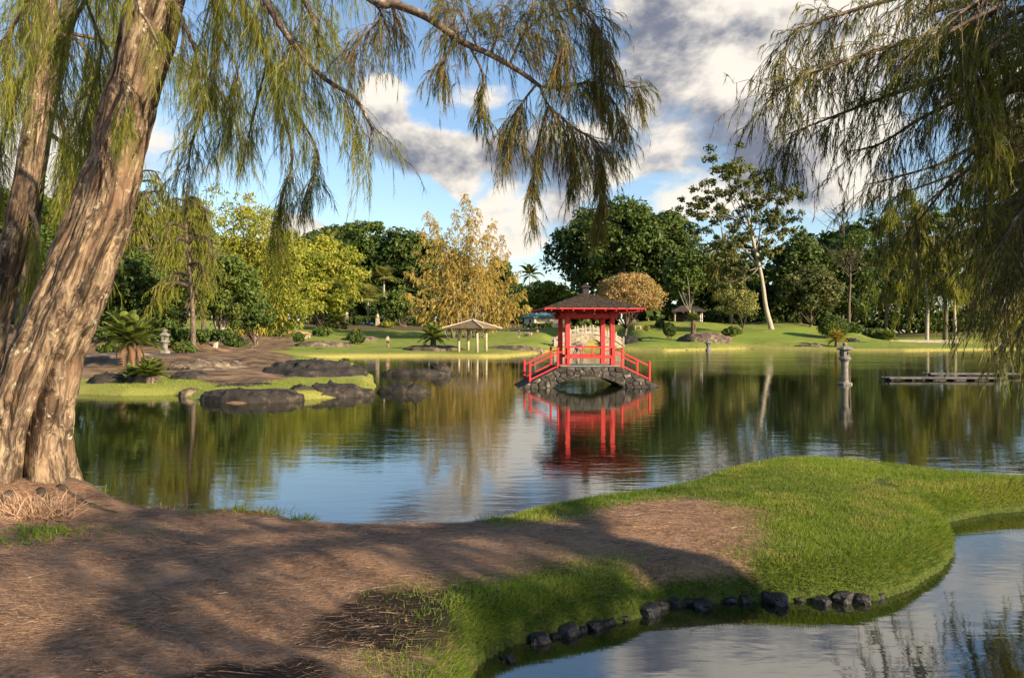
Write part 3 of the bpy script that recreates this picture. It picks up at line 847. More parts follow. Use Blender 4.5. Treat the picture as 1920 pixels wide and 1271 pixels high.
def ironwood_left():
    base = (gx(30, 9.7), 9.7, 0.3)
    t = empty('ironwood_tree', (0, 0, 0))
    tag(t, 'massive leaning ironwood with furrowed tan trunk and long drooping needles, on the pond bank', 'tree')
    me, path = big_trunk()
    link('trunk', me, M['bark'], t)
    for pts_ in ([(95, 900, 9.5), (150, 905, 9.75), (215, 922, 9.95), (290, 943, 9.9)], [(75, 915, 9.2), (98, 935, 8.9), (112, 962, 8.5), (108, 985, 8.1)], [(20, 930, 9.0), (-20, 960, 8.6), (-60, 985, 8.2)], [(110, 905, 9.4), (160, 930, 9.2), (230, 948, 9.0)]):
        pr = [np.array(at(*q)) for q in pts_]
        for i_, q in enumerate(pr): q[2] = gz(q[0], q[1]) + (-0.02 if i_ else -0.03)
        rp = smooth_path(pr, 6)
        MB().tube(rp, np.linspace(0.06, 0.018, len(rp)) * (1 + 0.25 * np.sin(np.arange(len(rp)) * 1.9)), 8).build('root', M['bark_grey'], t, smooth=True)
    wood = MB(); Lv = Leaves()
    B = lambda pts, tw, **k_: add_bough(Lv, wood, [at(*p) for p in pts], k_.pop('r0', 0.05), k_.pop('r1', 0.012), int(tw * 1.05), k_.pop('twlen', 0.75), k_.pop('per', 5), k_.pop('slen', 0.55), k_.pop('K', 20),
                                        k_.pop('nlen', 0.19), k_.pop('width', 0.0048), **k_)
    top = (322, -215, 9.7)
    # feathered arm reaching out over the water
    B([top, (430, -120, 9.2), (520, 40, 8.8), (600, 140, 8.6), (665, 185, 8.5), (700, 245, 8.5)], 58, start=0.35, tint=0.55, twlen=0.6, slen=0.55, down=0.7)
    B([(430, -120, 9.2), (520, -60, 9.4), (580, 20, 9.5), (600, 90, 9.5)], 44, start=0.25, tint=0.5, slen=0.5)
    B([top, (420, -60, 9.8), (470, 40, 10.0), (500, 110, 10.1), (540, 165, 10.2)], 62, tint=0.55, slen=0.6, start=0.3, down=0.6)
    B([(500, 120, 10.1), (530, 210, 10.1), (548, 300, 10.1), (526, 380, 10.1), (521, 470, 10.1)], 34, twlen=0.35, slen=0.5, tint=0.62, down=1.4, side=0.4, r0=0.02)
    B([(545, 200, 10.2), (580, 250, 10.2), (598, 300, 10.2), (578, 350, 10.2)], 20, twlen=0.35, slen=0.42, tint=0.5, down=1.2, side=0.5, r0=0.018)
    B([(500, 120, 10.1), (480, 200, 10.4), (472, 230, 10.4), (466, 260, 10.4)], 12, twlen=0.4, slen=0.4, tint=0.5, down=1.2, side=0.6, r0=0.016)
    # hanging curtains beside the trunk
    B([top, (390, -40, 10.6), (410, 60, 10.8), (404, 120, 10.9), (396, 190, 10.9)], 50, tint=0.5, slen=0.55, start=0.25, down=0.7)
    B([(410, 60, 10.8), (445, 130, 11.0), (440, 180, 11.0), (430, 235, 11.0)], 24, tint=0.55, slen=0.45, r0=0.02, down=0.9)
    B([(390, 190, 11.2), (372, 230, 11.3), (358, 275, 11.3), (354, 315, 11.3)], 18, tint=0.55, slen=0.45, r0=0.02, down=0.9)
    B([(300, -40, 9.6), (352, 60, 9.4), (372, 120, 9.4), (380, 200, 9.4)], 20, tint=0.5, slen=0.45, r0=0.03, twlen=0.5)
    # crown to the other side of the trunk and above it
    B([top, (200, -150, 10.2), (90, -60, 10.4), (30, 40, 10.5), (-30, 130, 10.5)], 80, tint=0.55, slen=0.6, start=0.2, down=0.6)
    B([top, (230, -100, 10.8), (160, 0, 11.0), (120, 90, 11.2), (110, 190, 11.2)], 76, tint=0.55, slen=0.6, start=0.25, down=0.6)
    B([(160, 0, 11.0), (190, 90, 11.2), (170, 180, 11.2), (150, 260, 11.2)], 46, tint=0.6, slen=0.5, r0=0.02, down=0.9)
    B([(250, -110, 9.2), (262, 10, 8.9), (276, 40, 8.8), (296, 80, 8.8)], 9, tint=0.3, slen=0.45, twlen=0.4, down=1.0, r0=0.03)
    B([(245, 150, 9.3), (232, 205, 9.05), (228, 240, 9.0)], 9, tint=0.35, slen=0.3, twlen=0.3, down=1.0, r0=0.02)
    B([top, (500, -200, 9.0), (600, -130, 8.6), (640, -60, 8.5)], 40, tint=0.5, start=0.4, slen=0.6)
    wood.build('limb', M['twig'], t, smooth=True)
    # long limb over the water, its spotted bark bare between tufts
    arm = MB(); La = Leaves()
    arm_pts = [at(*p) for p in [(322, -215, 9.7), (520, -150, 8.9), (690, -8, 8.2), (740, 8, 8.1), (800, 33, 8.0), (865, 78, 7.95), (920, 103, 7.9), (975, 135, 7.9), (1012, 162, 7.9)]]
    ap = smooth_path(arm_pts, 8)
    arm.tube(ap, np.interp(np.linspace(0, 1, len(ap)), [0, 0.35, 0.6, 1], [0.085, 0.045, 0.034, 0.020]), 9)
    Bb = lambda pts, tw, **k_: add_bough(La, arm, [at(*p) for p in pts], k_.pop('r0', 0.014), k_.pop('r1', 0.004), int(tw * 1.25), k_.pop('twlen', 0.40), k_.pop('per', 4), k_.pop('slen', 0.30), k_.pop('K', 17),
                                         k_.pop('nlen', 0.13), k_.pop('width', 0.0044), twr=0.004, **k_)
    Bb([(690, -8, 8.2), (715, 30, 8.2), (690, 60, 8.2), (650, 95, 8.2)], 34, tint=0.4, down=0.6)
    Bb([(700, -20, 8.2), (740, 20, 8.3), (735, 60, 8.3)], 16, tint=0.45, down=0.9)
    Bb([(800, 33, 8.0), (830, 0, 8.1), (850, -40, 8.2), (880, -90, 8.3)], 20, tint=0.4)
    Bb([(865, 78, 7.95), (835, 105, 7.95), (828, 140, 7.95)], 15, tint=0.4, down=1.0, twlen=0.3)
    Bb([(880, 86, 7.95), (905, 140, 7.9), (903, 190, 7.9), (903, 225, 7.9)], 18, tint=0.5, down=1.2, twlen=0.22, slen=0.22)
    Bb([(900, 95, 7.9), (880, 60, 7.9), (860, 20, 8.0), (840, 60, 8.0)], 26, tint=0.4)
    Bb([(955, 122, 7.9), (985, 60, 7.8), (1030, 30, 7.8), (1090, 15, 7.8), (1130, 40, 7.8)], 60, tint=0.35, start=0.1, down=0.5)
    Bb([(985, 60, 7.8), (1000, 10, 7.8), (1040, -30, 7.9), (1100, -40, 7.9)], 44, tint=0.4)
    Bb([(1030, 58, 7.8), (1050, 60, 7.75), (1055, 90, 7.7), (1060, 130, 7.7)], 24, tint=0.3, down=0.9)
    Bb([(1090, 15, 7.8), (1125, 60, 7.8), (1135, 110, 7.8), (1125, 145, 7.8)], 38, tint=0.5, down=1.0, twlen=0.3)
    Bb([(920, 103, 7.9), (935, 60, 8.0), (950, 10, 8.0)], 26, tint=0.35)
    Bb([(1012, 162, 7.9), (1050, 165, 7.85), (1100, 155, 7.8), (1150, 160, 7.8), (1195, 165, 7.8)], 42, tint=0.45, down=0.35, twlen=0.28)
    Bb([(1012, 162, 7.9), (1030, 200, 7.85), (1070, 235, 7.8), (1110, 260, 7.8), (1140, 290, 7.8)], 66, tint=0.38, down=0.7, twlen=0.45)
    Bb([(1005, 160, 7.9), (985, 185, 7.9), (965, 215, 7.9), (955, 250, 7.9)], 34, tint=0.35, down=1.0)
    Bb([(1030, 200, 7.85), (1010, 260, 7.85), (1000, 330, 7.85), (997, 385, 7.85)], 26, tint=0.4, down=1.6, twlen=0.22, slen=0.26, side=0.5)
    Bb([(1110, 260, 7.8), (1130, 320, 7.8), (1125, 380, 7.8), (1118, 420, 7.8)], 28, tint=0.6, down=1.6, twlen=0.22, slen=0.26, side=0.5)
    Bb([(1070, 235, 7.8), (1075, 290, 7.8), (1080, 345, 7.8)], 16, tint=0.4, down=1.5, twlen=0.2, slen=0.24, side=0.5)
    Bb([(1100, 155, 7.8), (1150, 190, 7.8), (1165, 230, 7.8)], 26, tint=0.5, down=0.8, twlen=0.3)
    arm.build('bough', M['twig'], t, smooth=True)
    link('crown', Lv.mesh('ironwood_crown'), M['needle_gold'], t)
    link('foliage', La.mesh('bough_foliage'), M['needle_brown'], t)

ironwood_left()

def ironwood_behind():
    t = empty('ironwood_tree', (0, 0, 0))
    tag(t, 'slimmer ironwood trunk with shaggy green needles standing behind the massive leaning trunk', 'tree')
    D0 = 14.0
    pts = [at(x, y, D0) for x, y in [(-62, 830), (-40, 720), (-8, 600), (20, 480), (44, 370), (62, 270), (74, 180), (86, 60), (98, -80), (110, -260)]]
    link('trunk', trunk_mesh('trunk_b', pts, [0.34, 0.27, 0.235, 0.215, 0.20, 0.19, 0.175, 0.16, 0.14, 0.11], 28, 0.16, 8), M['bark'], t)
    pts2 = [at(x, y, 15.5) for x, y in [(70, 790), (60, 640), (50, 500), (58, 380), (80, 240), (120, 60), (150, -120)]]
    link('stem', trunk_mesh('stem_b', pts2, [0.30, 0.25, 0.22, 0.2, 0.18, 0.15, 0.12], 16, 0.12, 6), M['bark_grey'], t)
    wood = MB(); Lv = Leaves()
    B = lambda pts, tw, **k_: add_bough(Lv, wood, [at(*p) for p in pts], k_.pop('r0', 0.05), 0.01, int(tw * 1.3), k_.pop('twlen', 0.9), 5, k_.pop('slen', 0.7), 14, 0.26, 0.008, **k_)
    B([(98, -80, 14), (60, 0, 14.4), (20, 60, 14.8), (-20, 150, 15.0)], 50, tint=0.5)
    B([(86, 60, 14), (150, 80, 14.3), (180, 160, 14.5), (185, 250, 14.6)], 52, tint=0.6, down=0.8)
    B([(74, 180, 14), (120, 240, 14.4), (135, 330, 14.6), (128, 430, 14.6)], 44, tint=0.6, down=0.9, twlen=0.6)
    B([(86, 60, 14), (30, 180, 14.8), (0, 280, 15), (-5, 380, 15)], 44, tint=0.5, down=0.9, twlen=0.6)
    B([(44, 370, 14), (70, 430, 13.9), (62, 480, 13.9), (50, 530, 13.9)], 14, tint=0.65, down=1.1, twlen=0.4)
    B([(80, 240, 15.5), (150, 300, 15.2), (170, 380, 15.2), (160, 470, 15.2)], 40, tint=0.5, down=0.9)
    B([(110, -160, 14), (190, -60, 14.4), (230, 40, 14.5), (215, 150, 14.5)], 44, tint=0.55)
    B([(120, 60, 15.5), (330, 110, 16.5), (420, 180, 17), (440, 260, 17)], 52, tint=0.5, start=0.3, r0=0.04)
    wood.build('limb', M['twig'], t, smooth=True)
    link('crown', Lv.mesh('crown_b'), M['needle_gold'], t)
ironwood_behind()

def ironwood_right():
    """stands beyond the frame; its boughs come in overhead and its crown shades the near bank"""
    t = empty('ironwood_tree', (0, 0, 0))
    tag(t, 'spreading ironwood whose dark feathery boughs hang over the water beside the inlet', 'tree')
    bx_, by_ = 13.4, -1.9
    pts = [(bx_, by_, 0.2), (bx_ - 0.1, by_, 1.6), (bx_ - 0.4, by_ + 0.1, 3.6), (bx_ - 0.6, by_ + 0.3, 6.0), (bx_ - 0.9, by_ + 0.5, 9.0), (bx_ - 1.0, by_ + 0.6, 12.0)]
    link('trunk', trunk_mesh('trunk_r', pts, [0.62, 0.48, 0.42, 0.36, 0.28, 0.12], 24, 0.14, 8), M['bark'], t)
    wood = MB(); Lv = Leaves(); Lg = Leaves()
    s1 = (bx_ - 0.6, by_ + 0.3, 6.8); s2 = (bx_ - 0.8, by_ + 0.4, 8.2); s3 = (bx_ - 0.5, by_ + 0.3, 6.2)
    def B(src, pts, tw, Lx=None, **k_):
        P_ = [src] + [at(*p) for p in pts]
        add_bough(Lx or Lv, wood, P_, k_.pop('r0', 0.05), k_.pop('r1', 0.006), int(tw * 1.9), k_.pop('twlen', 0.75), k_.pop('per', 6), k_.pop('slen', 0.36), k_.pop('K', 12), k_.pop('nlen', 0.15), k_.pop('width', 0.0075), twr=0.006, start=k_.pop('start', 0.42), **k_)
    B(s2, [(2000, 20, 9.2), (1800, 60, 9.0), (1640, 95, 9.0), (1520, 140, 9.0), (1432, 190, 9.0)], 150, tint=0.30, down=0.35)
    B(s2, [(1950, -60, 9.4), (1750, -20, 9.4), (1600, 20, 9.4), (1490, 60, 9.4), (1470, 110, 9.4)], 150, tint=0.35, down=0.4)
    B(s2, [(2000, 80, 9.8), (1820, 130, 9.7), (1680, 175, 9.6), (1560, 220, 9.6), (1470, 255, 9.6)], 150, tint=0.28, down=0.4)
    B(s1, [(2020, 130, 10.2), (1860, 165, 10.2), (1740, 215, 10.2), (1650, 270, 10.2), (1590, 285, 10.2)], 80, tint=0.28, down=0.5)
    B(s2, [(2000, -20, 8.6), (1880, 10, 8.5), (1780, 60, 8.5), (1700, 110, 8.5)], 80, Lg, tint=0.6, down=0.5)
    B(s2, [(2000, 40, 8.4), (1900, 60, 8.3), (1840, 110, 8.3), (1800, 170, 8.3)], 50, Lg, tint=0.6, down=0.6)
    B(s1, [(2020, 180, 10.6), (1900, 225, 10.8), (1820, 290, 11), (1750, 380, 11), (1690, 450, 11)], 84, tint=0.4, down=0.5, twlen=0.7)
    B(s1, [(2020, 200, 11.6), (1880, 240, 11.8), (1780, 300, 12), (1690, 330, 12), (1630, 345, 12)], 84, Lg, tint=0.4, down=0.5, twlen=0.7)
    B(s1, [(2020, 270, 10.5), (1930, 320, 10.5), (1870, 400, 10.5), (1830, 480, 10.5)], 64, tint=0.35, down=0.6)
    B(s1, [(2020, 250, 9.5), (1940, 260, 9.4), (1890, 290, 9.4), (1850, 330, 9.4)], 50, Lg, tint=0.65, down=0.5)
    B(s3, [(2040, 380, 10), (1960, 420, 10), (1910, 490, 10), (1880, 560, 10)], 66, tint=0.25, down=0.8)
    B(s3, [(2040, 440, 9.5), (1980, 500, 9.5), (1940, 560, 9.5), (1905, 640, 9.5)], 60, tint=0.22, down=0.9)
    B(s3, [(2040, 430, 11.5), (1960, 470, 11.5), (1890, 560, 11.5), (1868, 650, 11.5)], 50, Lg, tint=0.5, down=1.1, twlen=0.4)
    B(s2, [(2020, -70, 8.2), (1900, -40, 8.0), (1820, 10, 8.0), (1760, 60, 8.0)], 60, tint=0.2, down=0.5)
    B(s2, [(2020, 110, 9.0), (1930, 130, 8.9), (1870, 190, 8.9), (1830, 250, 8.9)], 56, tint=0.25, down=0.6)
    B(s3, [(2040, 340, 9.0), (1960, 360, 9.0), (1905, 410, 9.0), (1880, 470, 9.0)], 50, tint=0.2, down=0.7)
    for q in ([(2040, 150, 12.5), (1930, 220, 12.8), (1800, 330, 13), (1720, 400, 13), (1690, 470, 13)], [(2040, 200, 13), (1950, 300, 13.2), (1860, 380, 13.4), (1780, 440, 13.4), (1750, 500, 13.4)],
              [(2040, 250, 12.5), (1960, 350, 12.6), (1900, 430, 12.6), (1850, 500, 12.6), (1830, 570, 12.6)], [(2040, 180, 14), (1900, 270, 14.3), (1780, 330, 14.5), (1680, 370, 14.5), (1640, 420, 14.5)],
              [(2040, 300, 11), (1970, 420, 11), (1925, 500, 11), (1900, 590, 11)], [(2060, 330, 12), (1990, 450, 12), (1935, 530, 12), (1885, 600, 12)]):
        B(s1, q, 41, Lg if q[0][1] in (200, 180) else Lv, tint=0.35, down=0.9, twlen=0.9, slen=0.62, nlen=0.24, width=0.013, K=12)
    # the rest of the crown, out of the frame: shades the bank
    for k_ in range(26):
        a = rng.uniform(R(150), R(345)); rr = rng.uniform(2.0, 6.6)
        e = np.array([bx_ + math.cos(a) * rr, by_ + math.sin(a) * rr, rng.uniform(2.6, 8.2)])
        if e[0] < 0.75 * e[1] + 1.0 or e[1] > 7.9 - 0.782 * e[0]: continue
        s_ = np.array([bx_ - 0.4, by_ + 0.2, min(e[2] + 1.2, 8.0)])
        add_bough(Lv, wood, [s_, (s_ + e) / 2 + np.array([0, 0, 0.5]), e, e + np.array([math.cos(a) * 0.5, math.sin(a) * 0.5, -0.9])], 0.06, 0.01, 27, 1.0, 4, 0.7, 8, 0.26, 0.017, start=0.25, tint=0.4)
    wood.build('limb', M['twig'], t, smooth=True)
    link('crown', Lv.mesh('crown_r'), M['needle_dark'], t)  # backlit boughs: their shade is put into a darker needle colour
    link('foliage', Lg.mesh('sunlit_tone_foliage'), M['needle_gold'], t)  # sunlit patches painted in by giving these sprays golden needles
ironwood_right()

# ------------------------------------------------------------------ the red pavilion on its stone arch
BX, BY, BRZ = 3.40, 37.0, R(5.5)

def deck_z(x):
    return float(np.interp(abs(x), [0, 1.30, 1.5, 2.1, 2.8, 3.42], [0.93, 0.92, 0.86, 0.58, 0.22, -0.10]))

def arch_z(x):
    c, rise, half = -0.12, 0.50, 1.62
    u = (x - c) / half
    if abs(u) >= 1: return None
    rad = (half * half + rise * rise) / (2 * rise)
    return math.sqrt(max(rad * rad - (x - c) ** 2, 0)) - (rad - rise)

def footbridge():
    t = empty('stone_footbridge', (BX, BY, 0), BRZ)
    tag(t, 'low dark lava stone arch footbridge with red handrails standing in the pond', 'bridge')
    hw = 1.22
    top = [(x, deck_z(x)) for x in np.linspace(-3.42, 3.42, 41)]
    under = [(x, arch_z(x)) for x in np.linspace(1.499, -1.739, 29)]
    poly = top + [(3.42, -0.5), (1.5, -0.5)] + under + [(-1.74, -0.5), (-3.42, -0.5)]
    MB().prism(poly, -hw, hw).build('arch', M['mortar'], t)
    # facing stones, both sides: random rubble, each stone a cell of its own
    rnd = random.Random(4)
    def clip(poly, nx, nz, c):
        out = []
        for i in range(len(poly)):
            p0, p1 = poly[i], poly[(i + 1) % len(poly)]
            d0, d1 = p0[0] * nx + p0[1] * nz - c, p1[0] * nx + p1[1] * nz - c
            if d0 <= 0: out.append(p0)
            if (d0 < 0 < d1) or (d1 < 0 < d0):
                u = d0 / (d0 - d1)
                out.append((p0[0] + (p1[0] - p0[0]) * u, p0[1] + (p1[1] - p0[1]) * u))
        return out
    low = lambda q: max(arch_z(q) if arch_z(q) is not None else -0.15, -0.15)
    sites = []
    for _ in range(6000):
        x, z = rnd.uniform(-3.25, 3.25), rnd.uniform(-0.15, 0.93)
        if not (low(x) + 0.05 < z < deck_z(x) - 0.05): continue
        if all(((x - a_) / 1.25) ** 2 + (z - b_) ** 2 > 0.20 ** 2 for a_, b_ in sites): sites.append((x, z))
    for sgn in (-1, 1):
        for (x, z) in sites:
            cell = [(x - 0.4, z - 0.35), (x + 0.4, z - 0.35), (x + 0.4, z + 0.35), (x - 0.4, z + 0.35)]
            for (x2, z2) in sites:
                if (x2, z2) == (x, z) or abs(x2 - x) > 1 or not cell: continue
                nx, nz = x2 - x, z2 - z
                cell = clip(cell, nx, nz, (x2 * x2 + z2 * z2 - x * x - z * z) / 2)
            if len(cell) < 3: continue
            cell = [(q[0], min(max(q[1], low(q[0])), deck_z(q[0]) - 0.01)) for q in cell]
            n = len(cell)
            cx_, cz_ = sum(q[0] for q in cell) / n, sum(q[1] for q in cell) / n
            inn = [(cx_ + (q[0] - cx_) * 0.93, cz_ + (q[1] - cz_) * 0.93) for q in cell]
            out = [(cx_ + (q[0] - cx_) * 0.70 + rnd.uniform(-.01, .01), cz_ + (q[1] - cz_) * 0.70 + rnd.uniform(-.01, .01)) for q in cell]
            pr = rnd.uniform(0.03, 0.075)
            vs = [(a_, sgn * (hw - 0.02), b_) for a_, b_ in inn] + [(a_, sgn * (hw + pr * 0.5), b_) for a_, b_ in inn] + [(a_, sgn * (hw + pr + rnd.uniform(-.012, .012)), b_) for a_, b_ in out]
            fs = [(i, (i + 1) % n, (i + 1) % n + n, i + n) for i in range(n)] + [(i + n, (i + 1) % n + n, (i + 1) % n + 2 * n, i + 2 * n) for i in range(n)] + [tuple(range(2 * n, 3 * n))]
            MB().add(vs, fs).build('stone', M['bridge_stone'], t)
    MB().box((-0.0, 0, 0.955), (2.75, 2.5, 0.05)).build('deck_slab', M['slate'], t, bevel=0.01)
    for sy in (-1, 1):
        for sx in (-1, 1):
            r_ = empty('handrail', (0, 0, 0)); r_.parent = t
            y = sy * 1.10
            xm, xe = sx * 1.46, sx * 2.72
            for x in (xm, xe):
                zb = deck_z(x) - 0.05
                p = MB().box((x, y, zb + 0.47), (0.095, 0.095, 0.94)).build('post', M['red_paint'], r_, bevel=0.012)
                MB().box((x, y, zb + 0.955), (0.115, 0.115, 0.03)).build('post_cap', M['red_paint'], r_)
            for dz in (0.74, 0.14):
                MB().bar((xm, y, deck_z(xm) - 0.05 + dz), (xe, y, deck_z(xe) - 0.05 + dz), 0.05, 0.06).build('rail', M['red_paint'], r_)
                MB().bar((sx * 1.1, y, deck_z(xm) + 0.02 + dz), (xm - sx * 0.02, y, deck_z(xm) - 0.05 + dz), 0.045, 0.05).build('rail', M['red_paint'], r_)
footbridge()

def pavilion():
    t = empty('pavilion', (BX, BY, 0.0), BRZ)
    tag(t, 'small red timber pavilion with dark mossy hip roof standing on the arch footbridge', 'pavilion')
    c = 1.02; zt = 3.30
    for sx in (-1, 1):
        for sy in (-1, 1):
            col_ = MB().box((sx * c, sy * c, (0.98 + zt) / 2), (0.205, 0.205, zt - 0.98)).build('column', M['red_paint'], t, bevel=0.012)
            b = MB().box((sx * c, sy * c, zt - 0.02), (0.30, 0.30, 0.10)).box((sx * c, sy * c, zt + 0.07), (0.38, 0.38, 0.07)).box((sx * (c + 0.18), sy * c, zt + 0.02), (0.26, 0.12, 0.10))
            b.build('bracket', M['red_paint'], col_, bevel=0.008)
    for s in (-1, 1):
        MB().box((0, s * (c + 0.012), 3.20), (2 * c + 0.55, 0.13, 0.20)).build('beam', M['red_paint'], t, bevel=0.01)
        MB().box((s * (c + 0.014), 0, 3.22), (0.13, 2 * c - 0.16, 0.18)).build('beam', M['red_paint'], t, bevel=0.01)
        MB().box((0, s * (c + 0.012), 3.44), (2 * c + 0.9, 0.12, 0.10)).build('eave_beam', M['red_paint'], t, bevel=0.01)
        MB().box((s * (c + 0.014), 0, 3.443), (0.12, 2 * c + 0.9, 0.10)).build('eave_beam', M['red_paint'], t, bevel=0.01)
        MB().box((0, s * (c + 0.03), 3.335), (0.10, 0.12, 0.10)).build('strut', M['red_paint'], t)
        MB().box((-0.52, s * (c + 0.03), 3.335), (0.07, 0.10, 0.10)).build('strut', M['red_paint'], t)
        MB().box((0.52, s * (c + 0.03), 3.335), (0.07, 0.10, 0.10)).build('strut', M['red_paint'], t)
    # bench rails between the columns, front and back
    for s in (-1, 1):
        MB().box((0, s * (c + 0.10), 1.37), (2 * c + 0.26, 0.06, 0.15)).build('bench_rail', M['red_paint'], t, bevel=0.008)
        MB().box((0, s * (c - 0.12), 1.40), (2 * c - 0.22, 0.36, 0.05)).build('bench_seat', M['red_dark'], t, bevel=0.008)
        MB().bar((-c - 0.16, s * (c + 0.13), 1.80), (c + 0.16, s * (c + 0.13), 1.80), 0.055, 0.055).build('handrail', M['red_paint'], t)
        for x in (-c, 0.08, c):
            MB().box((x, s * (c + 0.13), 1.585), (0.05, 0.05, 0.40)).build('baluster', M['red_paint'], t)
        for x in (-c + 0.03, c - 0.03):
            MB().box((x, s * (c + 0.125), 1.20), (0.11, 0.05, 0.30)).build('bracket', M['red_paint'], t)
    # roof: hip slopes laid in uneven shingle courses over red rafters
    e, apex, ze = 2.22, 0.30, 3.50
    roof = MB()
    rnd = random.Random(8)
    nc = 13
    top_z = 4.17
    for k_ in range(nc):
        f0, f1 = k_ / nc, (k_ + 1.35) / nc
        r0 = e + (apex - e) * f0
        r1 = e + (apex - e) * min(f1, 1)
        zz0 = ze + (top_z - ze) * (f0 ** 0.93) + 0.035
        zz1 = ze + (top_z - ze) * (min(f1, 1) ** 0.93) + 0.01
        m = 26
        for side in range(4):
            a = side * math.pi / 2
            for j in range(m):
                u0, u1 = -1 + 2 * j / m + 0.003, -1 + 2 * (j + 1) / m - 0.003
                jr = rnd.uniform(-0.02, 0.03); jz = rnd.uniform(-0.008, 0.014)
                pts_ = []
                for (u, r_, z_) in ((u0, r0 + jr, zz0 + jz), (u1, r0 + jr, zz0 + jz), (u1, r1, zz1), (u0, r1, zz1), (u0, r0 + jr, zz0 + jz - 0.035), (u1, r0 + jr, zz0 + jz - 0.035)):
                    x_, y_ = u * min(r_, r0 + 0.0), -r_
                    pts_.append((x_ * math.cos(a) - y_ * math.sin(a), x_ * math.sin(a) + y_ * math.cos(a), z_))
                roof.add(pts_, [(0, 1, 2, 3), (4, 5, 1, 0)])
    ro = roof.build('roof', M['shingle'], t)
    soff = MB()
    vs = [(sx * (e - 0.03), sy * (e - 0.03), ze - 0.015) for sx, sy in ((-1, -1), (1, -1), (1, 1), (-1, 1))] + [(0, 0, top_z - 0.06)]
    soff.add(vs, [(0, 1, 4), (1, 2, 4), (2, 3, 4), (3, 0, 4)]).build('soffit', M['red_dark'], ro)
    for s in (-1, 1):
        MB().box((0, s * e, ze - 0.002), (2 * e + 0.02, 0.045, 0.055)).build('fascia', M['red_paint'], ro)
        MB().box((s * (e + 0.002), 0, ze - 0.002), (0.045, 2 * e - 0.05, 0.055)).build('fascia', M['red_paint'], ro)
    for side in range(4):
        a = side * math.pi / 2
        for j in range(9):
            u = -1.9 + 3.8 * j / 8
            f = lambda x_, y_, z_: (x_ * math.cos(a) - y_ * math.sin(a), x_ * math.sin(a) + y_ * math.cos(a), z_)
            yin = max(abs(u), 0.5)
            if e - yin < 0.2: continue
            MB().bar(f(u, -e + 0.03, ze - 0.075), f(u, -yin, ze - 0.075 + (e - yin) * 0.33), 0.055, 0.075).build('rafter', M['red_paint'], ro)
        MB().bar(f(-e - 0.02, -e - 0.02, ze - 0.03), f(-0.6, -0.6, ze + 0.44), 0.09, 0.10).build('hip_rafter', M['red_paint'], ro)
    fin = MB().lathe([(0.46, 4.14), (0.44, 4.20), (0.20, 4.24)], 4).build('roof_cap', M['shingle'], t)
    MB().lathe([(0.19, 4.22), (0.19, 4.50), (0.23, 4.52), (0.31, 4.54), (0.30, 4.58), (0.13, 4.66), (0.05, 4.72)], 4).build('finial', M['black_metal'], t)
pavilion()

def moon_bridge():
    d0 = 128.0
    x0, x1 = gx(1036, d0), gx(1168, d0)
    t = empty('moon_bridge', ((x0 + x1) / 2, d0, 0), R(3))
    tag(t, 'pale stone moon bridge with carved slotted balustrade behind the pavilion', 'bridge')
    L_ = (x1 - x0) / 2
    deck = lambda x: 0.55 + 2.0 * (1 - (x / L_) ** 2) ** 0.95 if abs(x) < L_ else 0.55
    hole = lambda x: math.sqrt(max(1.65 ** 2 - (x - 0.7) ** 2, 0)) - 0.05
    top = [(x, deck(x)) for x in np.linspace(-L_, L_, 41)]
    und = [(x, hole(x)) for x in np.linspace(2.34, -0.94, 21)]
    MB().prism(top + [(L_, -0.6), (2.35, -0.6)] + und + [(-0.95, -0.6), (-L_, -0.6)], -1.5, 1.5).build('arch', M['rubble'], t)
    rim = MB()
    n = 24
    for s in (-1.53, 1.53):
        for k_ in range(n):
            xa, xb = -L_ + 2 * L_ * k_ / n, -L_ + 2 * L_ * (k_ + 1) / n
            rim.bar((xa, s, deck(xa) + 0.05), (xb, s, deck(xb) + 0.05), 0.2, 0.22)
    rim.build('coping', M['pale_stone'], t)
    xs = np.linspace(-L_ + 0.15, L_ - 0.15, 10)
    for s in (-1.5, 1.5):
        for i, x in enumerate(xs):
            z = deck(x) + 0.1
            p = MB().box((x, s, z + 0.55), (0.24, 0.24, 1.1)).build('post', M['pale_stone'], t, bevel=0.02)
            MB().lathe([(0.12, 0), (0.17, 0.06), (0.12, 0.16), (0.03, 0.2)], 6, (x, s, z + 1.1)).build('post_cap', M['pale_stone'], p)
            if i < len(xs) - 1:
                xb = xs[i + 1]; zb = deck(xb) + 0.1
                pn = MB()
                pn.bar((x, s, z + 0.78), (xb, s, zb + 0.78), 0.14, 0.22)
                pn.bar((x, s, z + 0.20), (xb, s, zb + 0.20), 0.14, 0.30)
                for f0, f1 in ((0.0, 0.22), (0.78, 1.0)):
                    a, b = x + (xb - x) * f0, x + (xb - x) * f1
                    za, zb2 = z + (zb - z) * f0, z + (zb - z) * f1
                    pn.bar((a, s, za + 0.5), (b, s, zb2 + 0.5), 0.13, 0.40)
                pn.build('balustrade_panel', M['pale_stone'], t)
moon_bridge()

# ------------------------------------------------------------------ stone lanterns
def lantern(name, label, loc, prof, n=8, group=None, rz=0.0, windows=True):
    """prof: dict part -> list of (r,z)"""
    t = empty(name, loc, rz)
    tag(t, label, 'stone lantern', group)
    for nm, p in prof.items():
        o = MB().lathe(p, 16 if nm in ('column', 'finial', 'collar') else 6).build(nm, M['grey_stone'], t, smooth=False)
    if windows and 'light_box' in prof:
        r_, z0 = prof['light_box'][1]; z1 = prof['light_box'][-2][1]
        for a in range(3):
            an = a * 2 * math.pi / 3 - math.pi / 2 + 0.5
            MB().box((math.cos(an) * r_ * 0.86, math.sin(an) * r_ * 0.86, (z0 + z1) / 2), (0.05, r_ * 0.55, (z1 - z0) * 0.55), an).build('window', M['mortar'], t)
    return t

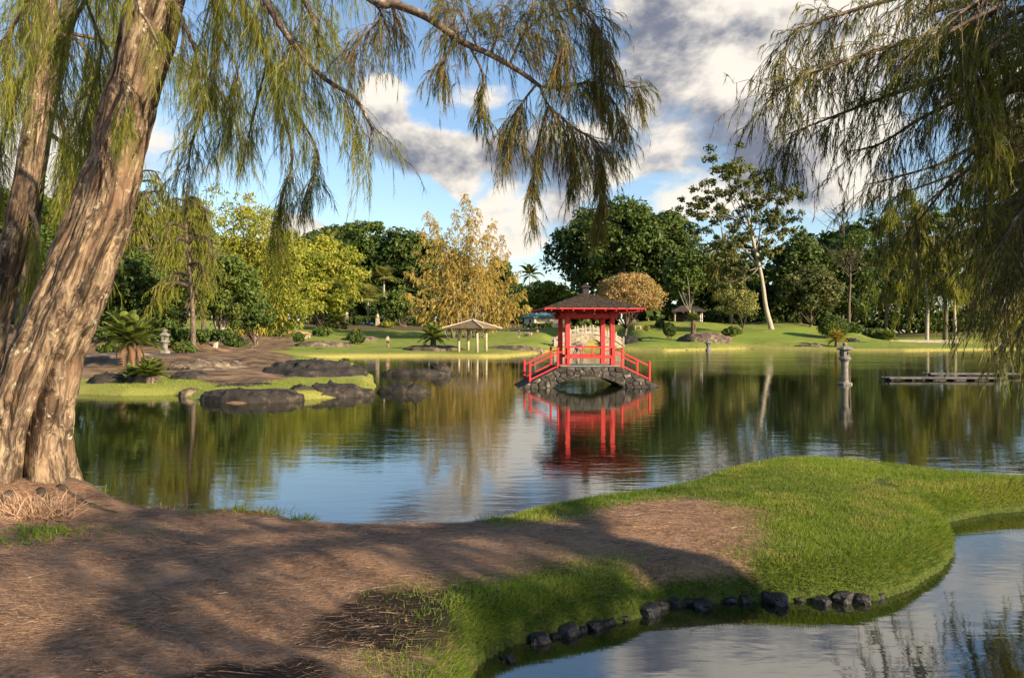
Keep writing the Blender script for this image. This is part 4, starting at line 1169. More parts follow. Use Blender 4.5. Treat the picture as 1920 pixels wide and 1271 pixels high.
wl = gp(1584, 721)
lantern('stone_lantern', 'tall weathered stone lantern on round column rising from open water', (wl[0], wl[1], 0),
        {'foot': [(0.36, -0.3), (0.36, 0.06), (0.31, 0.10), (0.2, 0.12)], 'column': [(0.18, 0.12), (0.165, 0.2), (0.15, 0.62), (0.165, 1.04), (0.18, 1.10)],
         'collar': [(0.18, 1.10), (0.28, 1.22), (0.275, 1.28), (0.20, 1.33)], 'light_box': [(0.19, 1.33), (0.235, 1.35), (0.235, 1.62), (0.20, 1.64)],
         'roof': [(0.22, 1.62), (0.40, 1.66), (0.41, 1.70), (0.26, 1.78), (0.10, 1.84)], 'finial': [(0.07, 1.83), (0.11, 1.89), (0.09, 1.96), (0.02, 2.01)]})
p = stand(309, 52)
lantern('stone_lantern', 'pale tiered stone lantern under dark trees on the brown bank', p,
        {'foot': [(0.34, -0.2), (0.34, 0.16), (0.26, 0.22)], 'column': [(0.2, 0.22), (0.17, 0.5), (0.2, 0.62)], 'collar': [(0.2, 0.62), (0.34, 0.74), (0.30, 0.82)],
         'light_box': [(0.2, 0.82), (0.25, 0.83), (0.25, 1.12), (0.22, 1.14)], 'roof': [(0.24, 1.13), (0.36, 1.17), (0.36, 1.21), (0.16, 1.34), (0.10, 1.38)], 'finial': [(0.09, 1.37), (0.16, 1.46), (0.14, 1.58), (0.03, 1.66)]})
p = gp(1314, 656)
lantern('stone_lantern', 'small squat stone lantern at the far lawn edge in shallow water', (p[0], 121.0, 0.0),
        {'foot': [(0.5, -0.4), (0.45, 0.2), (0.3, 0.25)], 'column': [(0.28, 0.25), (0.25, 0.6), (0.3, 0.7)], 'light_box': [(0.34, 0.7), (0.38, 0.72), (0.38, 1.1), (0.3, 1.12)],
         'roof': [(0.34, 1.1), (0.70, 1.14), (0.70, 1.2), (0.2, 1.42), (0.12, 1.46)], 'finial': [(0.1, 1.45), (0.14, 1.55), (0.03, 1.68)]})
lx = gx(1085, 88.0)
t = lantern('stone_lantern', 'wide hatted snow viewing stone lantern in the water behind the pavilion bench', (lx, 88.0, 0.0),
        {'light_box': [(0.34, 0.92), (0.36, 0.94), (0.36, 1.22), (0.32, 1.24)], 'collar': [(0.44, 0.80), (0.46, 0.84), (0.40, 0.92)],
         'roof': [(0.40, 1.22), (0.86, 1.25), (0.87, 1.31), (0.40, 1.50), (0.16, 1.55)], 'finial': [(0.12, 1.54), (0.15, 1.62), (0.03, 1.72)]})
for k_ in range(4):
    a = k_ * math.pi / 2 + 0.4
    MB().tube([(math.cos(a) * 0.36, math.sin(a) * 0.36, 0.82), (math.cos(a) * 0.55, math.sin(a) * 0.55, 0.4), (math.cos(a) * 0.58, math.sin(a) * 0.58, -0.4)], [0.11, 0.1, 0.13], 8).build('leg', M['grey_stone'], t)
p = stand(555, 150)
lantern('stone_lantern', 'slender pale stone lantern set on the reddish boulder before the bamboo', (p[0], p[1], p[2] + 0.9),
        {'foot': [(0.62, -0.3), (0.55, 0.1), (0.3, 0.45)], 'column': [(0.24, 0.4), (0.2, 1.2), (0.24, 1.9)], 'collar': [(0.3, 1.9), (0.55, 2.05), (0.4, 2.15)],
         'light_box': [(0.3, 2.15), (0.34, 2.17), (0.34, 2.5), (0.3, 2.52)], 'roof': [(0.34, 2.5), (0.7, 2.56), (0.2, 2.8)], 'finial': [(0.12, 2.8), (0.12, 2.95), (0.03, 3.1)]}, windows=False)

# ------------------------------------------------------------------ gazebo, cottage, shelter
def gazebo():
    x, y = gx(886, 96), 96.0
    z = gz(x, y)
    t = empty('garden_gazebo', (x, y, z), R(-24))
    tag(t, 'open gazebo with brown shingle hip roof on cream posts by the waterside', 'gazebo')
    for sx in (-1, 1):
        for sy in (-1, 1):
            xx, yy = sx * 1.22, sy * 1.22
            w = t.matrix_basis @ Vector((xx, yy, 0))
            dz = gz(w.x, w.y) - z
            p_ = MB().tube([(xx, yy, dz - 0.3), (xx, yy, 1.3), (xx, yy, 2.72)], [0.17, 0.155, 0.15], 10).build('post', M['cream_post'], t, smooth=True)
            for ax in (0, 1):
                e_ = (xx - sx * 0.55, yy, 2.66) if ax == 0 else (xx, yy - sy * 0.55, 2.66)
                MB().bar((xx, yy, 2.05), e_, 0.09, 0.09).build('brace', M['cream_post'], p_)
    for s in (-1, 1):
        MB().box((0, s * 1.22, 2.74), (3.3, 0.16, 0.2)).build('beam', M['cream_post'], t)
        MB().box((s * 1.223, 0, 2.742), (0.16, 3.1, 0.2)).build('beam', M['cream_post'], t)
    e = 2.55
    ro = MB()
    nc = 9
    for k_ in range(nc):
        for sgn in range(4):
            a = sgn * math.pi / 2
            r0, r1 = e * (1 - k_ / nc) + 0.14, e * (1 - (k_ + 1.2) / nc) + 0.14
            za, zb = 2.78 + 0.98 * k_ / nc + 0.03, 2.78 + 0.98 * (k_ + 1.2) / nc
            q = []
            for (u, r_, zz) in ((-1, r0, za), (1, r0, za), (1, max(r1, .05), zb), (-1, max(r1, .05), zb), (-1, r0, za - 0.06), (1, r0, za - 0.06)):
                xx, yy = u * r_, -r_
                q.append((xx * math.cos(a) - yy * math.sin(a), xx * math.sin(a) + yy * math.cos(a), zz))
            ro.add(q, [(0, 1, 2, 3), (4, 5, 1, 0)])
    r_ = ro.build('roof', M['brown_roof'], t)
    MB().add([(-e, -e, 2.77), (e, -e, 2.77), (e, e, 2.77), (-e, e, 2.77), (0, 0, 3.65)], [(0, 1, 4), (1, 2, 4), (2, 3, 4), (3, 0, 4)]).build('soffit', M['cream_post'], r_)
    for sx in (-1, 1):
        for sy in (-1, 1):
            MB().bar((sx * (e + 0.14), sy * (e + 0.14), 2.83), (0, 0, 3.86), 0.16, 0.10).build('hip_ridge', M['cream_post'], r_)
gazebo()

def cottage():
    d = 205.0
    x = gx(1022, d); z = gz(x, d) + 0.1
    t = empty('cottage', (x, d, z), R(28))
    tag(t, 'small cottage with teal hip roof and cream stone wall beyond the lawn', 'cottage')
    w, l, h = 5.4, 9.0, 2.9
    MB().box((-l / 2, 0, h / 2), (0.2, w, h)).build('wall', M['white_wall'], t)
    MB().box((l / 2, 0, h / 2), (0.2, w, h)).build('wall', M['white_wall'], t)
    MB().box((0, -w / 2 + 0.1, h / 2), (l - 0.2, 0.2, h)).build('wall', M['cream_wall'], t)
    MB().box((0, w / 2 - 0.1, h / 2), (l - 0.2, 0.2, h)).build('wall', M['white_wall'], t)
    dr = MB().box((-l / 2 - 0.11, -0.4, 1.1), (0.06, 1.1, 2.2)).build('door', M['door_red'], t)
    MB().box((-l / 2 - 0.15, -0.75, 1.05), (0.05, 0.06, 0.2)).build('handle', M['grey_stone'], dr)
    wi = MB().box((1.4, -w / 2 - 0.01, 1.7), (1.5, 0.06, 1.0)).build('window', M['white_paint'], t)
    MB().box((1.4, -w / 2 - 0.05, 1.7), (1.3, 0.03, 0.8)).build('pane', M['car_glass'], wi)
    e = 0.9
    a, b = l / 2 + e, w / 2 + e
    MB().add([(-a, -b, h - 0.1), (a, -b, h - 0.1), (a, b, h - 0.1), (-a, b, h - 0.1), (-a + b * 0.9, 0, h + 1.9), (a - b * 0.9, 0, h + 1.9), (-a, -b, h - 0.28), (a, -b, h - 0.28), (a, b, h - 0.28), (-a, b, h - 0.28)],
             [(0, 1, 5, 4), (1, 2, 5), (2, 3, 4, 5), (3, 0, 4), (6, 7, 1, 0), (7, 8, 2, 1), (8, 9, 3, 2), (9, 6, 0, 3), (9, 8, 7, 6)]).build('roof', M['teal_roof'], t)
cottage()

def shelter():
    d = 190.0
    x = gx(1290, d); z = gz(x, d)
    t = empty('picnic_shelter', (x, d, z), R(-8))
    tag(t, 'dark roofed open picnic shelter in deep shade under the great tree', 'shelter')
    for sx in (-1, 1):
        for sy in (-1, 1):
            MB().box((sx * 3.1, sy * 2.0, 1.45), (0.22, 0.22, 3.2)).build('post', M['white_paint'] if sx > 0 else M['cream_post'], t)
    MB().box((0, 2.0, 1.2), (6.0, 0.15, 2.4)).build('back_wall', M['dark_roof'], t)
    MB().add([(-4, -2.9, 2.95), (4, -2.9, 2.95), (4, 2.9, 2.95), (-4, 2.9, 2.95), (-1.6, 0, 4.3), (1.6, 0, 4.3), (-4, -2.9, 2.75), (4, -2.9, 2.75), (4, 2.9, 2.75), (-4, 2.9, 2.75)],
             [(0, 1, 5, 4), (1, 2, 5), (2, 3, 4, 5), (3, 0, 4), (6, 7, 1, 0), (7, 8, 2, 1), (8, 9, 3, 2), (9, 6, 0, 3), (9, 8, 7, 6)]).build('roof', M['dark_roof'], t)
shelter()

# ------------------------------------------------------------------ walkway, kerb, benches, pillars
def walkway(px0, px1, d, wy, z, label, nb):
    x0, x1 = gx(px0, d), gx(px1, d)
    t = empty('low_walkway', ((x0 + x1) / 2, d, 0), R(-1.5))
    tag(t, label, 'walkway')
    for k_ in range(nb):
        yy = -wy / 2 + wy * (k_ + 0.5) / nb
        MB().box((0.06 * (-1) ** k_, yy, z - 0.04), (x1 - x0, wy / nb - 0.025, 0.09)).build('board', M['wood_walk'], t, bevel=0.01)
    for f in np.linspace(-0.46, 0.46, 6):
        MB().box((f * (x1 - x0), 0, z - 0.34), (0.12, wy * 0.9, 0.5)).build('support', M['mortar'], t)
walkway(1660, 1868, 41.5, 0.9, 0.17, 'low grey board walkway just above the water, its free end toward the tall lantern', 4)
walkway(1738, 2050, 45.0, 0.9, 0.21, 'second low board walkway behind the first, running on to the bank', 4)

kx0, kx1 = gx(1655, 239), gx(1798, 239)
k_o = MB().box(((kx0 + kx1) / 2, 239, 0.35), (kx1 - kx0, 0.5, 1.0)).build('pond_kerb', M['pale_stone'])
tag(k_o, 'long pale stone kerb along the backwater below the ironwoods', 'kerb')

def bench(px, d, label, group=None):
    t = empty('stone_bench', stand(px, d), R(random.uniform(-15, 15)))
    tag(t, label, 'bench', group)
    MB().box((0, 0, 0.52), (1.6, 0.5, 0.14)).build('seat', M['pale_stone'], t, bevel=0.02)
    for s in (-1, 1):
        MB().box((s * 0.55, 0, 0.2), (0.22, 0.42, 0.5)).build('leg', M['pale_stone'], t)
bench(1786, 252, 'pale stone bench right under the bare pale ironwood trunk', 'stone benches under the ironwoods')
bench(1803, 252, 'pale stone bench standing clear of the bare pale ironwood trunk, past the other', 'stone benches under the ironwoods')
bench(1196, 170, 'low stone bench on the lawn beside the pinkish tree')

def pillar(px, d, label, h=1.9):
    t = empty('stone_pillar', stand(px, d))
    tag(t, label, 'pillar', None)
    MB().box((0, 0, h / 2), (0.85, 0.85, h)).build('shaft', M['rubble'], t, bevel=0.03)
    me = bpy.data.meshes.new('lion'); bm = bmesh.new()
    bmesh.ops.create_icosphere(bm, subdivisions=2, radius=0.5)
    for v in bm.verts:
        n_ = mnoise.noise(v.co * 2.3 + Vector((px, 0, 0)))
        v.co = Vector((v.co.x * 0.8, v.co.y * 0.7, v.co.z * 1.3)) * (1 + 0.45 * n_)
        v.co.z += h + 0.45
    bm.to_mesh(me); bm.free()
    link('statue', me, M['pale_stone'], t)
pillar(708, 196, 'stone gate pillar with pale carved figure at the end of the clipped hedge')
pillar(650, 200, 'stone gate pillar with pale carved figure beside the broad leaved shrub', 2.2)

# ------------------------------------------------------------------ rocks
def mound(name, label, cx_, cy_, z0, rx, ry, h, mat, rz=0.0, seed=1, flat=0.5, n=44, m=16, cat='rock', group=None, rough=0.30):
    rr = np.linspace(0, 1, m) ** 0.8
    a = np.linspace(0, 2 * np.pi, n, endpoint=False)
    Rg, A = np.meshgrid(rr, a, indexing='ij')
    X = Rg * np.cos(A); Y = Rg * np.sin(A)
    q = np.column_stack([X.ravel() * rx, Y.ravel() * ry, np.zeros(X.size)])
    k_ = 1.0 / max(min(rx, ry), 0.2)
    wob = 1 + 0.22 * vnoise(np.column_stack([np.cos(A.ravel()), np.sin(A.ravel()), np.zeros(A.size)]), 1.8, 2, seed)
    prof = (1 - Rg.ravel() ** 2.2) ** flat
    rid = 1 - np.abs(vnoise(q, 1.5 * k_, 4, seed + 1)) * 2
    zz = h * prof * (1 - rough + rough * rid) + vnoise(q, 5 * k_, 3, seed + 2) * h * 0.16 - np.abs(vnoise(q * np.array([0.5, 1.6, 1]), 3.2 * k_, 3, seed + 5)) * h * 0.22 * prof
    stp = h / 3.5
    zz = zz * 0.45 + 0.55 * (np.floor(zz / stp) + np.clip((zz / stp % 1) * 3 - 1.2, 0, 1)) * stp
    zz = np.where(Rg.ravel() > 0.97, -0.35 * max(h, 0.4), zz)
    V_ = np.column_stack([X.ravel() * rx * wob, Y.ravel() * ry * wob, zz])
    V_[:, :2] += np.stack([vnoise(q, 4 * k_, 2, seed + 3), vnoise(q, 4 * k_, 2, seed + 4)], -1) * 0.12 * min(rx, ry)
    i, j = np.meshgrid(np.arange(m - 1), np.arange(n), indexing='ij')
    j2 = (j + 1) % n
    F_ = np.stack([i * n + j, i * n + j2, (i + 1) * n + j2, (i + 1) * n + j], -1).reshape(-1, 4)
    o = link(name, mesh_np(name, V_, F_[:, ::-1]), M[mat], None, (cx_, cy_, z0))
    o.rotation_euler = (0, 0, rz)
    tag(o, label, cat, group)
    return o

def px_mound(name, label, px0, px1, d, ry, ytop, mat, **k_):
    x0, x1 = gx(px0, d), gx(px1, d)
    base = k_.pop('base', None)
    if base is None: base = gz((x0 + x1) / 2, d) - 0.1
    top = H - (ytop - HY) / F * d
    return mound(name, label, (x0 + x1) / 2, d, base, (x1 - x0) / 2, ry, max(top - base, 0.2), mat, **k_)

px_mound('lava_outcrop', 'broad dark ropy lava outcrop sloping to the channel, behind the grassy shore strip', 465, 692, 41.5, 4.0, 670, 'lava', seed=3, n=90, m=34, base=-0.05, flat=0.62)
px_mound('lava_outcrop', 'brown weathered lava shelf between the cycad and the ropy black outcrop', 300, 480, 43, 4.2, 672, 'lava_dry', seed=5, n=80, m=30, base=0.1, flat=0.7)
px_mound('lava_outcrop', 'shaded brown lava slope beneath the dark trees by the tiered lantern', 110, 330, 48, 5.0, 660, 'lava_dry', seed=6, n=70, m=26, flat=0.8)
px_mound('lava_ledge', 'tan topped lava ledge with cracked face at the waterline below the grass strip', 374, 566, 28.5, 0.95, 727, 'lava', seed=8, base=-0.1, flat=0.22, n=70, m=22)
px_mound('lava_ledge', 'darker lava ledge ending the grassy shore strip, grass spilling over it', 520, 700, 30.9, 1.1, 716, 'lava', seed=9, base=-0.1, flat=0.25, n=70, m=22)
px_mound('lava_rock', 'pointed black slab tilting out of the pond off the ledge', 703, 812, 32.6, 0.5, 715, 'lava', seed=12, base=-0.1, flat=0.55, rz=R(-6))
px_mound('lava_islet', 'flat black lava islet with a raised knob lying in the channel', 718, 846, 47.0, 0.7, 689, 'lava', seed=14, base=-0.12, flat=0.22, n=60, m=20)
mound('lava_rock', 'round black knob on the end of the flat lava islet', gx(826, 47), 47.1, 0.25, 0.6, 0.5, 0.5, 'lava', seed=15)
px_mound('lava_rock', 'black boulder at the tip of the ropy lava outcrop', 648, 692, 44.0, 0.8, 680, 'lava', seed=16, base=-0.1, flat=0.4)
px_mound('lava_rock', 'dark rounded boulder just behind the low cycad', 232, 305, 34.4, 0.8, 696, 'lava_dry', seed=17, flat=0.45)
px_mound('lava_rock', 'dark rounded boulder between the low cycad and the leaning trunk', 165, 238, 34.2, 0.8, 698, 'lava', seed=18, flat=0.45)
px_mound('lava_rock', 'dark boulder on the far side of the low cycad, against the brown shelf', 320, 392, 36.0, 0.9, 694, 'lava', seed=19, flat=0.45)
px_mound('lava_ledge', 'flat dark lava shelf joining the cracked ledge to the boulders behind', 395, 520, 32.5, 1.5, 716, 'lava', seed=41, base=0.0, flat=0.3, n=60, m=20)
px_mound('lava_outcrop', 'low dark lava hump on the brown shelf beside the crooked pinkish trunk', 385, 482, 47, 2.0, 672, 'lava', seed=44, base=0.2, flat=0.6, n=60, m=22)
px_mound('lava_outcrop', 'dark cracked lava hump on the brown shelf near the twin trunked cycad', 292, 372, 40, 1.5, 684, 'lava', seed=45, base=0.2, flat=0.6, n=60, m=22)
px_mound('lava_rock', 'small mossy rock in the grass strip at the water edge', 335, 380, 30.6, 0.45, 727, 'lava_dry', seed=20, flat=0.4)
px_mound('lava_bank', 'long brown lava bank in front of the clipped round bush', 545, 655, 104, 3.5, 638, 'lava_dry', seed=22, n=60)
px_mound('lava_bank', 'dark lava hump behind the clipped round bush', 640, 712, 128, 4, 629, 'lava_dry', seed=23)
px_mound('lava_bank', 'low lava bank around the shrub beside the gazebo', 752, 866, 99, 3.0, 646, 'lava_dry', seed=24, n=60)
px_mound('lava_bank', 'low lava bank running from the gazebo towards the footbridge', 898, 1024, 104, 2.6, 646.5, 'lava_dry', seed=25, n=60)
px_mound('lava_bank', 'dark planted rock bed on the lawn with the cycad and small conifer', 1272, 1378, 143, 4.5, 623, 'lava_dry', seed=26, n=60)
px_mound('lava_bank', 'dark rock bed beside the moon bridge on the lawn slope', 1150, 1205, 146, 4.0, 628, 'lava', seed=27)
px_mound('lava_rock', 'low rock on the far lawn shore beneath the golden cycad', 1488, 1545, 133, 1.8, 645, 'lava_dry', seed=28)
px_mound('lava_rock', 'low dark rock beside the bushy pine on the lawn', 1582, 1612, 146, 1.5, 633, 'lava', seed=29)
px_mound('lava_rock', 'flat dark rock on the shore strip before the backwater', 1608, 1630, 140, 1.0, 641, 'lava', seed=30)
px_mound('red_boulder', 'long reddish boulder below the slender pale lantern', 524, 578, 146, 2.6, 619, 'red_soil', seed=32, flat=0.35)
px_mound('lava_rock', 'small dark rock lying alone on the shore lawn', 590, 608, 96, 0.8, 654.5, 'lava', seed=33)

stones = [(1013, 1206, 38), (1043, 1196, 30), (1068, 1193, 38), (1092, 1185, 22), (1116, 1179, 42), (1140, 1171, 28), (1166, 1163, 38), (1214, 1154, 46), (1240, 1139, 30), (1268, 1136, 44),
          (1318, 1140, 46), (1372, 1130, 28), (1426, 1122, 26), (1457, 1133, 44), (1500, 1127, 26), (1545, 1133, 44), (1584, 1130, 36), (1619, 1131, 44), (1650, 1120, 24), (1292, 1134, 26), (1398, 1130, 22)]
stones.sort()
ORD = 'first second third fourth fifth sixth seventh eighth ninth tenth eleventh twelfth thirteenth fourteenth fifteenth sixteenth seventeenth eighteenth nineteenth twentieth twenty-first'.split()
def stone(px, py, w, label, seed, group):
    p_ = gp(px, py)
    s = w / 2 / F * p_[1] * (0.95 + 0.25 * math.sin(seed * 2.4))
    me = bpy.data.meshes.new('stone'); bm = bmesh.new()
    bmesh.ops.create_icosphere(bm, subdivisions=3, radius=1.0)
    off = Vector((seed * 3.7, seed * 1.3, 0))
    for v in bm.verts:
        c = v.co.copy()
        q = Vector([math.copysign(abs(k_) ** 0.7, k_) for k_ in c])
        f = 1 + 0.30 * mnoise.noise(c * 1.2 + off) + 0.16 * mnoise.noise(c * 3.1 + off) + 0.07 * mnoise.noise(c * 7 + off)
        v.co = Vector((q.x * s * f, q.y * s * 0.85 * f, q.z * s * (0.58 + 0.14 * math.sin(seed * 5.1)) * f))
    bm.to_mesh(me); bm.free()
    o = link('edging_stone', me, M['wet_stone'], None, (p_[0], p_[1] + s * 0.5, s * 0.22))
    o.rotation_euler = (0, 0, seed * 1.7)
    tag(o, label, 'stone', group)
for i, (a, b, c) in enumerate(stones):
    stone(a, b, c, ORD[i] + ' black stone of the row edging the inlet, counted from the loose stones', i + 1, 'black stones edging the inlet')
for i, (a, b, c, l_) in enumerate([(958, 1239, 18, 'largest of the loose black stones lying in the inlet apart from the row'), (944, 1241, 9, 'tiny black stone in the inlet close against the largest loose one'), (940, 1233, 9, 'tiny black stone in the inlet between the largest loose one and the grass')]):
    stone(a, b, c, l_, i + 40, 'loose stones in the inlet')

# ------------------------------------------------------------------ people
def person(label, loc, h, pose, shirt, legs, face=0.0, hair=(0.02, 0.015, 0.012), mat=None):
    s = h / 1.72
    J = {}
    if pose == 'stand' or pose == 'walk':
        w = 0.16 if pose == 'walk' else 0.02
        J = dict(pel=(0, 0, 0.95), chest=(0, 0.02, 1.28), neck=(0, 0.02, 1.46), head=(0, 0.0, 1.56), crown=(0, 0, 1.68))
        J.update(lhip=(0.09, 0, 0.90), rhip=(-0.09, 0, 0.90), lknee=(0.10, -w, 0.50), rknee=(-0.10, w * 0.3, 0.50), lank=(0.11, -w * 1.2, 0.08), rank=(-0.11, w * 1.8, 0.10),
                 ltoe=(0.12, -w * 1.2 - 0.15, 0.03), rtoe=(-0.12, w * 1.8 - 0.14, 0.04), lsh=(0.19, 0.02, 1.40), rsh=(-0.19, 0.02, 1.40), lelb=(0.27, 0.03 + w * 0.8, 1.13), relb=(-0.27, 0.03 - w * 0.5, 1.13),
                 lhand=(0.27, -0.10 + w, 0.92), rhand=(-0.27, -0.12 - w, 0.92))
        zs, zl = 0.98, 0.52
    else:
        J = dict(pel=(0, 0, 0.14), chest=(0, 0.05, 0.48), neck=(0, 0.02, 0.66), head=(0, -0.01, 0.77), crown=(0, 0, 0.89))
        J.update(lhip=(0.10, -0.03, 0.13), rhip=(-0.10, -0.03, 0.13), lknee=(0.17, -0.40, 0.42), rknee=(-0.17, -0.40, 0.40), lank=(0.15, -0.62, 0.08), rank=(-0.15, -0.64, 0.08),
                 ltoe=(0.15, -0.80, 0.05), rtoe=(-0.15, -0.82, 0.05), lsh=(0.19, 0.05, 0.60), rsh=(-0.19, 0.05, 0.60), lelb=(0.26, -0.14, 0.42), relb=(-0.26, -0.14, 0.42), lhand=(0.17, -0.36, 0.46), rhand=(-0.17, -0.36, 0.45))
        zs, zl = 0.22, -1
    rad = dict(pel=0.15, chest=0.15, neck=0.06, head=0.10, crown=0.07, lhip=0.10, rhip=0.10, lknee=0.062, rknee=0.062, lank=0.042, rank=0.042, ltoe=0.036, rtoe=0.036, lsh=0.065, rsh=0.065, lelb=0.045, relb=0.045, lhand=0.04, rhand=0.04)
    E = [('pel', 'chest'), ('chest', 'neck'), ('neck', 'head'), ('head', 'crown'), ('pel', 'lhip'), ('pel', 'rhip'), ('lhip', 'lknee'), ('rhip', 'rknee'), ('lknee', 'lank'), ('rknee', 'rank'), ('lank', 'ltoe'), ('rank', 'rtoe'),
         ('chest', 'lsh'), ('chest', 'rsh'), ('lsh', 'lelb'), ('rsh', 'relb'), ('lelb', 'lhand'), ('relb', 'rhand')]
    keys = list(J)
    me = bpy.data.meshes.new('person_skel')
    me.from_pydata([Vector(J[k_]) * s for k_ in keys], [(keys.index(a), keys.index(b)) for a, b in E], [])
    tmp = bpy.data.objects.new('tmp', me); COL.objects.link(tmp)
    sk = tmp.modifiers.new('skin', 'SKIN')
    for i, k_ in enumerate(keys):
        me.skin_vertices[0].data[i].radius = (rad[k_] * s, rad[k_] * s * (0.75 if k_ in ('pel', 'chest') else 1))
    me.skin_vertices[0].data[0].use_root = True
    sb = tmp.modifiers.new('sub', 'SUBSURF'); sb.levels = 1; sb.render_levels = 1
    dg = bpy.context.evaluated_depsgraph_get()
    body = bpy.data.meshes.new_from_object(tmp.evaluated_get(dg))
    bpy.data.objects.remove(tmp)
    body.materials.clear()
    mk = lambda nm, c: surf_mat(nm, tuple(k_ * 0.85 for k_ in c), c, 6, 0.85, 0.0)
    for m_ in (M['skin'], mk('shirt', shirt), mk('trousers', legs)): body.materials.append(m_)
    for p_ in body.polygons:
        c = p_.center / s
        arm = abs(c.x) > 0.215 and (pose != 'sit' or c.z > 0.3)
        if c.z > (1.44 if pose != 'sit' else 0.645): k_ = 0
        elif arm and c.z < (1.2 if pose != 'sit' else 0.46) and (pose != 'sit' or c.y < -0.12): k_ = 0
        elif c.z > zs and not (pose == 'sit' and c.y < -0.2): k_ = 1
        elif c.z > zl: k_ = 2
        else: k_ = 0
        p_.material_index = k_
        p_.use_smooth = True
    o = link('person', body, None, None, loc)
    o.rotation_euler = (0, 0, face)
    tag(o, label, 'person')
    hm = bpy.data.meshes.new('hair'); bm = bmesh.new()
    bmesh.ops.create_icosphere(bm, subdivisions=2, radius=0.112 * s)
    hz = (J['head'][2] + 0.055) * s
    for v in bm.verts:
        v.co.z = v.co.z * 1.0 + hz; v.co.y += 0.018 * s
        if v.co.z < hz - 0.01 and v.co.y < 0.03 * s: v.co.y = 0.03 * s
    bm.to_mesh(hm); bm.free()
    link('hair', hm, mk('hair', hair), o)
    return o

person('person in pale pink top and dark shorts walking on the shore lawn', stand(727, 112), 1.70, 'walk', (0.45, 0.28, 0.27), (0.03, 0.03, 0.045), 0.4)
person('person in dark shirt standing on the sandy bank below the bamboo', stand(482, 106), 1.60, 'stand', (0.03, 0.025, 0.03), (0.10, 0.09, 0.12), 1.2)
person('person in pink top sitting on the brown lava bank by the reddish boulder', tuple(Vector(stand(580, 110)) + Vector((0, 0, 0.55))), 1.72, 'sit', (0.60, 0.22, 0.17), (0.55, 0.38, 0.30), -0.5)
person('person in dark clothes standing on the lawn below the cottage', stand(973, 150), 1.65, 'stand', (0.05, 0.05, 0.06), (0.12, 0.13, 0.16), 0.2)
person('person in black sitting on the lawn, next to the standing one', stand(985, 155), 1.75, 'sit', (0.03, 0.03, 0.035), (0.08, 0.07, 0.07), 0.5)
person('person in grey sitting in the middle of the lawn group', stand(991, 156), 1.75, 'sit', (0.25, 0.22, 0.20), (0.05, 0.05, 0.06), -0.3)
person('person in cream sitting at the end of the lawn group', stand(996, 156), 1.75, 'sit', (0.60, 0.48, 0.36), (0.30, 0.22, 0.16), -0.6)
person('person in orange brown sitting alone by the cottage hedge', stand(1008, 172), 1.75, 'sit', (0.55, 0.25, 0.10), (0.35, 0.22, 0.14), 0.1)
person('person in red crossing the top of the moon bridge', (gx(1097, 128.4), 128.4, 2.58), 1.55, 'walk', (0.6, 0.05, 0.03), (0.05, 0.05, 0.06), R(90), hair=(0.35, 0.05, 0.03))

# ------------------------------------------------------------------ parked cars
def car(px, d, paint, label, rz, suv=False):
    t = empty('parked_car', stand(px, d), rz)
    tag(t, label, 'car', 'cars parked behind the hedges')
    hh = 0.22 if suv else 0.0
    pr = [(-2.2, 0.35), (-2.2, 0.8), (-2.05, 0.95), (-1.0, 1.02 + hh * 0.5), (-0.45, 1.45 + hh), (1.1, 1.48 + hh), (1.9, 1.05 + hh), (2.15, 0.95), (2.2, 0.4)]
    MB().prism(pr, -0.85, 0.85).build('body', M[paint], t, bevel=0.05)
    gl = [(-0.88, 1.07 + hh * 0.5), (-0.42, 1.39 + hh), (1.05, 1.42 + hh), (1.65, 1.08 + hh)]
    for y0, y1 in ((-0.87, -0.855), (0.855, 0.87)):
        MB().prism(gl, y0, y1).build('window', M['car_glass'], t)
    MB().add([(-1.0, -0.7, 1.04 + hh * .5), (-1.0, 0.7, 1.04 + hh * .5), (-0.48, 0.66, 1.44 + hh), (-0.48, -0.66, 1.44 + hh)], [(0, 1, 2, 3)]).build('windscreen', M['car_glass'], t)
    for x in (-1.4, 1.35):
        for y in (-0.8, 0.8):
            m_ = MB()
            n = 14
            vs = [(x + 0.33 * math.cos(2 * math.pi * i / n), y + dy, 0.33 + 0.33 * math.sin(2 * math.pi * i / n)) for dy in (-0.1, 0.1) for i in range(n)]
            m_.add(vs, [tuple(range(n)), tuple(range(2 * n - 1, n - 1, -1))] + [(i, (i + 1) % n, (i + 1) % n + n, i + n) for i in range(n)])
            m_.build('wheel', M['tyre'], t)
    for y in (-0.6, 0.6):
        MB().box((-2.21, y, 0.72), (0.05, 0.32, 0.16)).build('headlight', M['white_paint'], t)
    return t
car(572, 214, 'car_white', 'white car parked behind the golden hedge by the bamboo', R(180))
car(696, 216, 'car_blue', 'blue car parked behind the dark clipped hedge', R(172), True)
car(612, 218, 'car_dark', 'black car parked between the white car and the broad leaved shrub', R(185))
car(662, 217, 'car_dark', 'dark car half hidden by the carved gate pillar', R(178))

